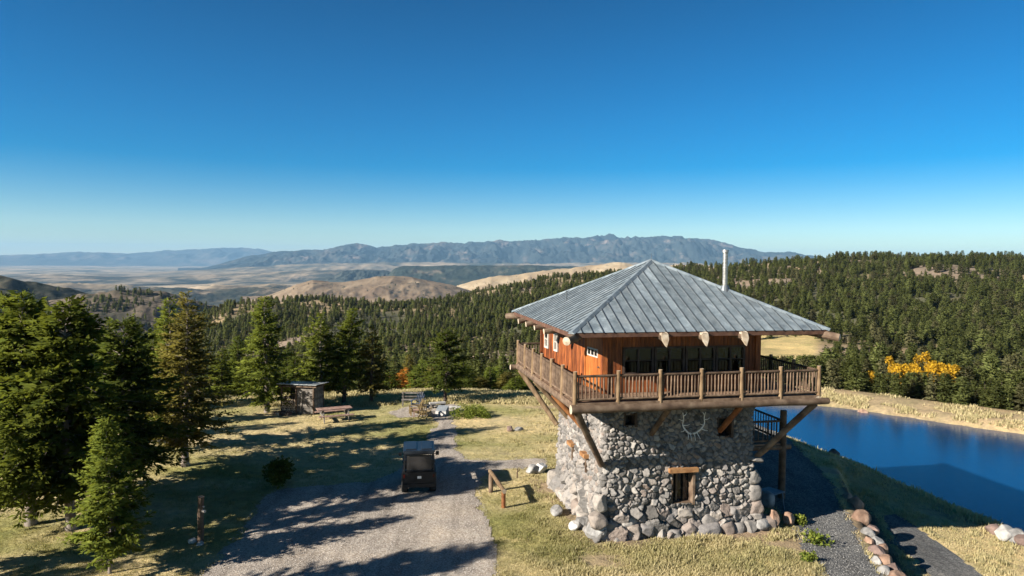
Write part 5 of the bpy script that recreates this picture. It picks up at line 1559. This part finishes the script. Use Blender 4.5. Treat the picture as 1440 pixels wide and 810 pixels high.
part('seat', mb, M['grey_wood'], bn)
mb = MB(39); mb.box((0, .24, .62), (1.5, .03, .09)); mb.box((0, .26, .86), (1.5, .03, .12)); part('backrest', mb, M['grey_wood'], bn)
for sx in (-.66, .66):
    mb = MB(40); mb.box((sx, .22, .45), (.07, .06, .9)); part('leg', mb, M['grey_wood'], bn)
    mb = MB(41); mb.box((sx, -.14, .215), (.07, .06, .43)); part('leg', mb, M['grey_wood'], bn)
# pale stone block with a sloping slab, and pale log seats
p = on_ground(621, 584)
fb = thing('stone_block', 'pale stone block with a sloping grey top at the head of the gravel path', 'stone block', tuple(p), R(-12)); fb.scale = (.85, .8, .8)
mb = MB(42); mb.add([(-.45, -.3, 0), (.45, -.3, 0), (.45, .5, 0), (-.45, .5, 0), (-.42, -.28, .34), (.42, -.28, .34), (.42, .48, .62), (-.42, .48, .62)], [(0, 3, 2, 1), (4, 5, 6, 7), (0, 1, 5, 4), (1, 2, 6, 5), (2, 3, 7, 6), (3, 0, 4, 7)])
part('base', mb, M['pale_stone'], fb)
mb = MB(43); mb.add([(-.40, -.2, .375), (.40, -.2, .375), (.40, .52, .645), (-.40, .52, .645), (-.40, -.2, .44), (.40, -.2, .44), (.40, .52, .71), (-.40, .52, .71)], [(0, 3, 2, 1), (4, 5, 6, 7), (0, 1, 5, 4), (1, 2, 6, 5), (2, 3, 7, 6), (3, 0, 4, 7)])
part('slab', mb, M['grey_slab'], fb)
for i, (u, v, rz, lb) in enumerate([(615, 574, 20, 'pale flat topped log seat behind the stone block, near the dark fir'), (636, 580, -4, 'pale flat topped log seat right of the stone block')]):
    p = on_ground(u, v); b_ = thing('log_seat', lb, 'seat', tuple(p), R(rz))
    mb = MB(45 + i); mb.box((0, 0, .36), (1.1, .34, .1)); part('seat', mb, M['pale_stone'], b_)
    for sx in (-.38, .38):
        mb = MB(47); mb.log((sx, 0, -.05), (sx, 0, .31), .14, .14, 10, 1); part('leg', mb, M['grey_wood'], b_)
p = on_ground(578, 576)
# woodshed with firewood
sp = on_ground(416, 582)
shed = thing('woodshed', 'small grey board woodshed with a pale metal roof beside the broad fir', 'shed', tuple(sp), R(-8)); shed.scale = (.72, .8, .97)
mb = MB(51)
for i in range(10): mb.box((.9, -.02, .12 + i * .17), (1.62, .05, .155))
part('front_wall', mb, M['grey_wood'], shed)
mb = MB(52)
for i in range(10):
    mb.box((1.72, .9, .12 + i * .17), (.05, 1.8, .155)); mb.box((.2, 1.82, .12 + i * .17), (3.0, .05, .155))
for i in range(10): mb.box((.08, .9, .12 + i * .17), (.05, 1.76, .155))
part('side_wall', mb, M['grey_wood'], shed)
for x, y, h in ((-1.35, .02, 1.78), (.07, -.06, 1.86), (1.72, -.06, 1.9), (-1.35, 1.75, 1.7), (1.72, 1.8, 1.75)):
    mb = MB(53); mb.log((x, y, -.1), (x, y, h), .085, .08, 9, 3, .008); part('post', mb, M['log'], shed)
mb = MB(54)
rot = Matrix.Rotation(R(-3.5), 3, 'X') @ Matrix.Rotation(R(-2), 3, 'Y')
for i in range(9): mb.box((-1.42 + i * .42, .85, 1.95), (.40, 2.5, .03), rot)
part('roof', mb, M['shed_roof'], shed)
for i in range(4):
    mb = MB(55); mb.log((-1.5, -.2 + i * .7, 1.86), (2.05, -.2 + i * .7, 1.86), .05, .05, 8, 1); part('roof_pole', mb, M['log'], shed)
mb = MB(56); mb.bar((.45, -.08, .1), (.72, -.10, 1.6), .1, .05); part('plank', mb, M['grey_wood'], shed)
fl = []
for i in range(5):
    b_ = MB(57 + i); pts = [(math.cos(a) * r_, math.sin(a) * r_) for a, r_ in ((0.3, .1), (1.6, .11), (2.6, .09), (3.9, .11), (5.2, .1))] if i % 2 else [(-.11, -.07), (.11, -.08), (.02, .12)]
    n = len(pts); vs_ = [(x, -.22, z) for x, z in pts] + [(x, .22, z) for x, z in pts]
    b_.add(vs_, [tuple(range(n))[::-1] if False else tuple(range(n))], None, 1); b_.add(vs_, [tuple(range(n, 2 * n))[::-1]], None, 1)
    for k in range(n): b_.add(vs_, [(k, n + k, n + (k + 1) % n, (k + 1) % n)], None, 0)
    o = b_.build('firewood_log', [M['fire_bark'], M['fire_cut']]); fl.append(o.data); bpy.data.objects.remove(o)
ra = random.Random(4)
sm_ = Matrix.Translation(Vector(sp)) @ Matrix.Rotation(R(-8), 4, 'Z')
for r_ in range(7):
    for c in range(7):
        x = -.92 + c * .145 + (.09 if r_ % 2 else 0); z = .13 + r_ * .155
        if r_ > 4 and ra.random() < .35: continue
        o = bpy.data.objects.new('firewood_log', fl[ra.randrange(5)]); link(o)
        o.matrix_world = sm_ @ Matrix.Translation((x, .12 + ra.uniform(-.06, .06), z)) @ Matrix.Scale(.85, 4) @ Matrix.Rotation(ra.uniform(0, 6.28), 4, 'Y')
        tag(o, 'split firewood log with a pale cut end stacked in the woodshed', 'firewood', 'firewood stacked in the woodshed')
for i, (dx, dy) in enumerate([(-1.15, -.5), (-.95, -.45), (-.75, -.55), (-.5, -.42), (-.25, -.5), (-.8, -.3), (-.45, -.65)]):
    o = bpy.data.objects.new('firewood_log', fl[i % 5]); link(o)
    o.matrix_world = sm_ @ Matrix.Translation((dx, dy, .1)) @ Matrix.Rotation(ra.uniform(0, 3), 4, 'Z') @ Matrix.Rotation(ra.uniform(0, 6), 4, 'Y')
    tag(o, 'loose firewood log lying on the ground before the woodshed stack', 'firewood', 'loose firewood before the woodshed')

# rocks
def rk(u, v, size, mat, label, seed, sink=.3, group=None):
    p = on_ground(u, v); return rock('boulder', seed, size, (p[0], p[1], p[2] + size[2] * (1 - sink)), M[mat], label, group, cat='rock')
rk(717, 606, (.28, .22, .2), 'rock_dark', 'dark brown rock, left of a pair on the lawn before the tower', 801)
rk(729, 606, (.3, .2, .17), 'rock_grey', 'grey flat rock, right of a pair on the lawn before the tower', 802)
rk(748, 666, (.34, .3, .26), 'rock_grey', 'grey boulder by the gravel at the back corner of the tower', 803)
rk(760, 664, (.36, .3, .28), 'rock_pale', 'pale boulder against the foot of the tower beside the gravel', 804)
rk(783, 723, (.4, .26, .2), 'rock_grey', 'bluish grey rock lying in the grass left of the tower', 805)
rk(808, 745, (.24, .24, .2), 'rock_pale', 'small pale rock at the near corner of the tower, outermost', 806)
rk(819, 742, (.3, .28, .28), 'rock_grey', 'grey rock between the pale rock and the round corner boulder', 807)
rk(838, 757, (.42, .38, .38), 'rock_grey', 'round grey boulder at the near corner of the tower', 808, .2)
rk(845, 737, (.4, .36, .42), 'rock_grey', 'tall grey boulder against the near corner of the tower', 809, .1)
rk(1087, 742, (.28, .24, .42), 'rock_brown', 'tan orange slab leaning at the right corner of the tower', 810, .2)
rk(1070, 742, (.5, .34, .26), 'rock_grey', 'wide grey slab at the foot of the tower beside the tan slab', 811)
rk(1050, 740, (.42, .26, .2), 'rock_pale', 'pale flat rock at the foot of the tower left of the wide slab', 812)
rk(1078, 720, (.42, .34, .34), 'rock_grey', 'grey boulder on top of the tan slab by the tower corner', 813, -.5)
rk(1109, 738, (.3, .27, .3), 'rock_brown', 'brown rock beside the bright green weeds at the gravel track', 814)
rk(966, 741, (.34, .28, .26), 'rock_dark', 'dark red boulder at the foot of the tower under the window', 815)
rk(1021, 738, (.5, .34, .4), 'rock_pale', 'large pale boulder at the foot of the tower right of the window', 816, .2)
# row of stones holding the edge of the track
ROWS = [(1190, 700, .36, .30, 'rock_brown', 'flat pinkish slab'), (1205, 708, .42, .40, 'rock_brown', 'round brown boulder'), (1214, 730, .48, .44, 'rock_brown', 'big orange brown boulder'), (1222, 750, .34, .3, 'rock_grey', 'grey stone'), (1232, 744, .3, .26, 'rock_dark', 'dark red stone'),
        (1221, 762, .3, .28, 'rock_brown', 'tan stone'), (1236, 761, .3, .26, 'rock_grey', 'grey rounded stone'), (1231, 775, .4, .28, 'rock_dark', 'dark flat stone'), (1241, 770, .3, .27, 'rock_brown', 'brown stone'), (1239, 789, .4, .34, 'rock_brown', 'reddish brown boulder'), (1226, 790, .26, .22, 'rock_grey', 'small grey stone'),
        (1247, 800, .36, .32, 'rock_dark', 'dark brown boulder'), (1235, 806, .32, .28, 'rock_grey', 'mottled grey stone'), (1250, 815, .4, .36, 'rock_brown', 'brown boulder')]
ORD = ['first', 'second', 'third', 'fourth', 'fifth', 'sixth', 'seventh', 'eighth', 'ninth', 'tenth', 'eleventh', 'twelfth', 'thirteenth', 'last']
for i, (u, v, s, h, mt_, lb) in enumerate(ROWS):
    z = -.3
    p = unproj(u, v, z); z = gz(p[0], p[1])
    xr = np.interp(p[1], ROW_Y, ROW_X); x = xr + (u - np.interp(v, [690, 810], [1190, 1247])) * .022 + .1
    zz_ = -.42 + h * .25 if x > xr - .1 else -.3
    s *= .86; h *= .9
    rock('boulder', 840 + i, (s, s * .85, h), (x, p[1], zz_), M[mt_], f'{lb}, {ORD[i]} from the tower end of the grey track stone row', 'stone row beside the grey track')
# lower course that carries the row
for i, y in enumerate(np.arange(18.5, 31.2, .62)):
    x = np.interp(y, ROW_Y, ROW_X) + .35
    rock('boulder', 870 + i, (.36, .36, .36), (x + ra.uniform(-.08, .12), y, -.9 + ra.uniform(-.12, .12)), M[ra.choice(['rock_dark', 'rock_grey', 'rock_brown'])], 'shaded boulder in the lower course of the stone row above the lower track', 'lower stones of the row beside the track')
for i, (u, v, s, mt_, lb) in enumerate([(1412, 758, .55, 'rock_pale', 'pale white boulder on the pond shore at the right edge'), (1428, 762, .5, 'rock_grey', 'grey boulder beside the white one on the pond shore'), (1438, 766, .4, 'rock_dark', 'dark boulder at the far right on the pond shore'),
                                     (1172, 640, .45, 'rock_dark', 'dark boulder in the dry grass at the near pond shore'), (1213, 585, .5, 'rock_brown', 'brown boulder at the water edge of the far bank'), (1396, 750, .4, 'rock_dark', 'dark boulder half in grass left of the white shore boulder')]):
    rk(u, v, (s, s * .8, s * .7), mt_, lb, 900 + i)
# small blue grey table in the shade under the porch
p = along(1090, 27.6)
mt_ = thing('metal_table', 'small blue grey metal table standing in the shade beside the tower', 'table', (p[0], p[1], p[2]), R(35))
mb = MB(61)
for i in range(7): mb.box((0, -.33 + i * .11, .72), (.8, .08, .025))
mb.box((-.39, 0, .69), (.04, .74, .04)); mb.box((.39, 0, .69), (.04, .74, .04)); part('tabletop', mb, M['mesh_blue'], mt_)
for sx in (-1, 1):
    for sy in (-1, 1):
        mb = MB(62); mb.bar((sx * .40, sy * .36, 0), (sx * .34, sy * .3, .68), .035, .035); part('leg', mb, M['mesh_blue'], mt_)

# ------------------------------------------------------------------ ground cover
def blades(name, X, Y, Zb, hts, tint, n_bl, g, mat, spread=.07, lean=.45, width=.022):
    n = len(X); k = n * n_bl
    xi = np.repeat(X, n_bl) + g.normal(0, spread, k); yi = np.repeat(Y, n_bl) + g.normal(0, spread, k); zi = np.repeat(Zb, n_bl)
    h = np.repeat(hts, n_bl) * g.uniform(.55, 1.25, k); a = g.uniform(0, 6.28, k); l = np.abs(g.normal(0, lean, k)) * h
    wx, wy = -np.sin(a), np.cos(a); wd = width * g.uniform(.7, 1.4, k) * np.clip(h / .1, .7, 1.6)
    b0 = np.stack([xi - wx * wd, yi - wy * wd, zi - .02], -1); b1 = np.stack([xi + wx * wd, yi + wy * wd, zi - .02], -1)
    tp = np.stack([xi + np.cos(a) * l, yi + np.sin(a) * l, zi + h], -1)
    V = np.stack([b0, b1, tp], 1).reshape(-1, 3)
    me = mesh_np(name, V, np.arange(k * 3).reshape(-1, 3), mat, {'tint': ('FACE', 'FLOAT', np.clip(np.repeat(tint, n_bl) + g.normal(0, .12, k), 0, 1))})
    return tag(link(bpy.data.objects.new(name, me)), kind='stuff')
g = np.random.default_rng(12)
def grass_tint(x, y):
    lg = sst(-.2, .5, fbm(x / 7, y / 3.5, 4, 55)) * .85; lw = 1 - sst(-2, 4, x)
    lg = lg * (1 - .75 * sst(9, 14, x))
    return np.clip(1 - np.clip(lg * (.42 + .5 * lw), 0, 1) * 1.0, .02, 1)
TP = np.array(TRACK); LP = np.array(LOWER); DP = np.array(DRIVE)
def free(x, y):
    d = np.array([x, y]).T
    lx = (x - TC[0]) * math.cos(TH) + (y - TC[1]) * math.sin(TH); ly = -(x - TC[0]) * math.sin(TH) + (y - TC[1]) * math.cos(TH)
    tw_ = np.maximum(np.abs(lx), np.abs(ly)) < 3.6 + .5 * fbm(x / .9, y / .9, 3, 2)
    e = .15 * fbm(x / .8, y / .8, 2, 4)
    dr_ = x - np.interp(y, ROW_Y, ROW_X)
    tw_ |= (dr_ > -.25) & (dr_ < 1.5) & (y < 31)
    return (sd_poly(x, y, DP) > -.05 + e) & (sd_poly(x, y, TP) > -.05 + e) & (sd_poly(x, y, LP) > -.05 + e) & ~tw_ & (sd_poly(x, y, POND) > .2)
n = 230000
D_ = 1 / g.uniform(1 / 58, 1 / 17.5, n); a_ = g.uniform(R(-44), R(44), n)
x, y = D_ * np.sin(a_), D_ * np.cos(a_)
pat = fbm(x / 2.3, y / 1.6, 4, 91) < .22 + g.uniform(-.22, .3, n)
near_ = np.hypot(x, y) < 60
k_ = free(x, y) & pat
x, y = x[k_], y[k_]
clump = .55 + .75 * sst(-.2, .5, fbm(x / .55, y / .55, 3, 17))
right_w = sst(-1, 3, x)
hts = (.05 + .075 * right_w) * clump
blades('grass', x, y, ground(x, y), hts, (grass_tint(x, y) * (.55 + .45 * right_w) + .05) * (.62 + .38 * sst(-.35, .3, fbm(x / 1.9, y / 1.4, 4, 23))), 5, g, M['grass'], .06, .6, .018)
# taller dry grass on the pond banks
n = 26000
t_ = g.uniform(0, len(POND) - 1, n); i0 = t_.astype(int); fr = (t_ - i0)[:, None]
pb_ = POND[i0] * (1 - fr) + POND[(i0 + 1) % len(POND)] * fr
dn = pb_ - POND.mean(0); dn /= np.linalg.norm(dn, axis=1)[:, None]
off = np.abs(g.normal(0, 1, n)) * np.where(pb_[:, 0] < 30, 1.5, 3.0)
pb_ = pb_ + dn * off[:, None] + g.normal(0, .3, (n, 2))
sdv = sd_poly(pb_[:, 0], pb_[:, 1], POND)
k_ = (sdv > .25) & free(pb_[:, 0], pb_[:, 1]) & (fbm(pb_[:, 0] / 1.7, pb_[:, 1] / 1.7, 3, 8) > .0)
pb_ = pb_[k_]
blades('bank_grass', pb_[:, 0], pb_[:, 1], ground(pb_[:, 0], pb_[:, 1]), g.uniform(.08, .3, len(pb_)), g.uniform(.6, 1.0, len(pb_)), 4, g, M['grass'], .12, .5, .03)
# dry grass along the lip of the lawn
n = 26000
a_ = g.uniform(R(-34), R(8), n); D_ = g.uniform(47.5, 57, n); x, y = D_ * np.sin(a_), D_ * np.cos(a_)
k_ = (y > 46) & (fbm(x / 2.5, y / 2.5, 3, 3) > -.25); x, y = x[k_], y[k_]
blades('lip_grass', x, y, ground(x, y), g.uniform(.06, .22, len(x)), g.uniform(.5, 1.0, len(x)), 5, g, M['grass'], .15, .5, .03)
# loose pebbles on the gravel
def pebbles(name, poly, n, mat, seed, smin=.007, smax=.026, ymin=17):
    gg = np.random.default_rng(seed); P = np.array(poly)
    x = gg.uniform(P[:, 0].min(), P[:, 0].max(), n); y = ymin + (P[:, 1].max() - ymin) * gg.random(n) ** 1.8
    k = (sd_poly(x, y, P) < .12) & (y < 50); x, y = x[k], y[k]; m_ = len(x); z = ground(x, y) + .03
    o = np.array([(1, 0, 0), (-1, 0, 0), (0, 1, 0), (0, -1, 0), (0, 0, 1), (0, 0, -.6)], float); fc = np.array([(0, 2, 4), (2, 1, 4), (1, 3, 4), (3, 0, 4), (2, 0, 5), (1, 2, 5), (3, 1, 5), (0, 3, 5)])
    s = gg.uniform(smin, smax, (m_, 1, 1)) * gg.uniform(.6, 1.2, (m_, 6, 1)); rz = gg.uniform(0, 6.28, m_); c, q = np.cos(rz)[:, None], np.sin(rz)[:, None]
    V = o[None] * s * np.array([1.2, .9, .7]); V = np.stack([V[..., 0] * c - V[..., 1] * q + x[:, None], V[..., 0] * q + V[..., 1] * c + y[:, None], V[..., 2] + z[:, None]], -1)
    F = (fc[None] + (np.arange(m_) * 6)[:, None, None]).reshape(-1, 3)
    me = mesh_np(name, V.reshape(-1, 3), F, mat, {'tint': ('FACE', 'FLOAT', np.repeat(gg.random(m_), 8))})
    return tag(link(bpy.data.objects.new(name, me)), kind='stuff')
M['pebble'] = m_var('pebble', [(.26, .225, .195), (.42, .375, .335), (.56, .51, .46)], 20, .9, tint=.35)
M['pebble_grey'] = m_var('grey_pebble', [(.08, .08, .08), (.16, .158, .155), (.28, .27, .255)], 20, .9, tint=.4)
pebbles('gravel_pebbles', DRIVE, 60000, M['pebble'], 3)
pebbles('grey_gravel_pebbles', TRACK, 26000, M['pebble_grey'], 4, .010, .04)
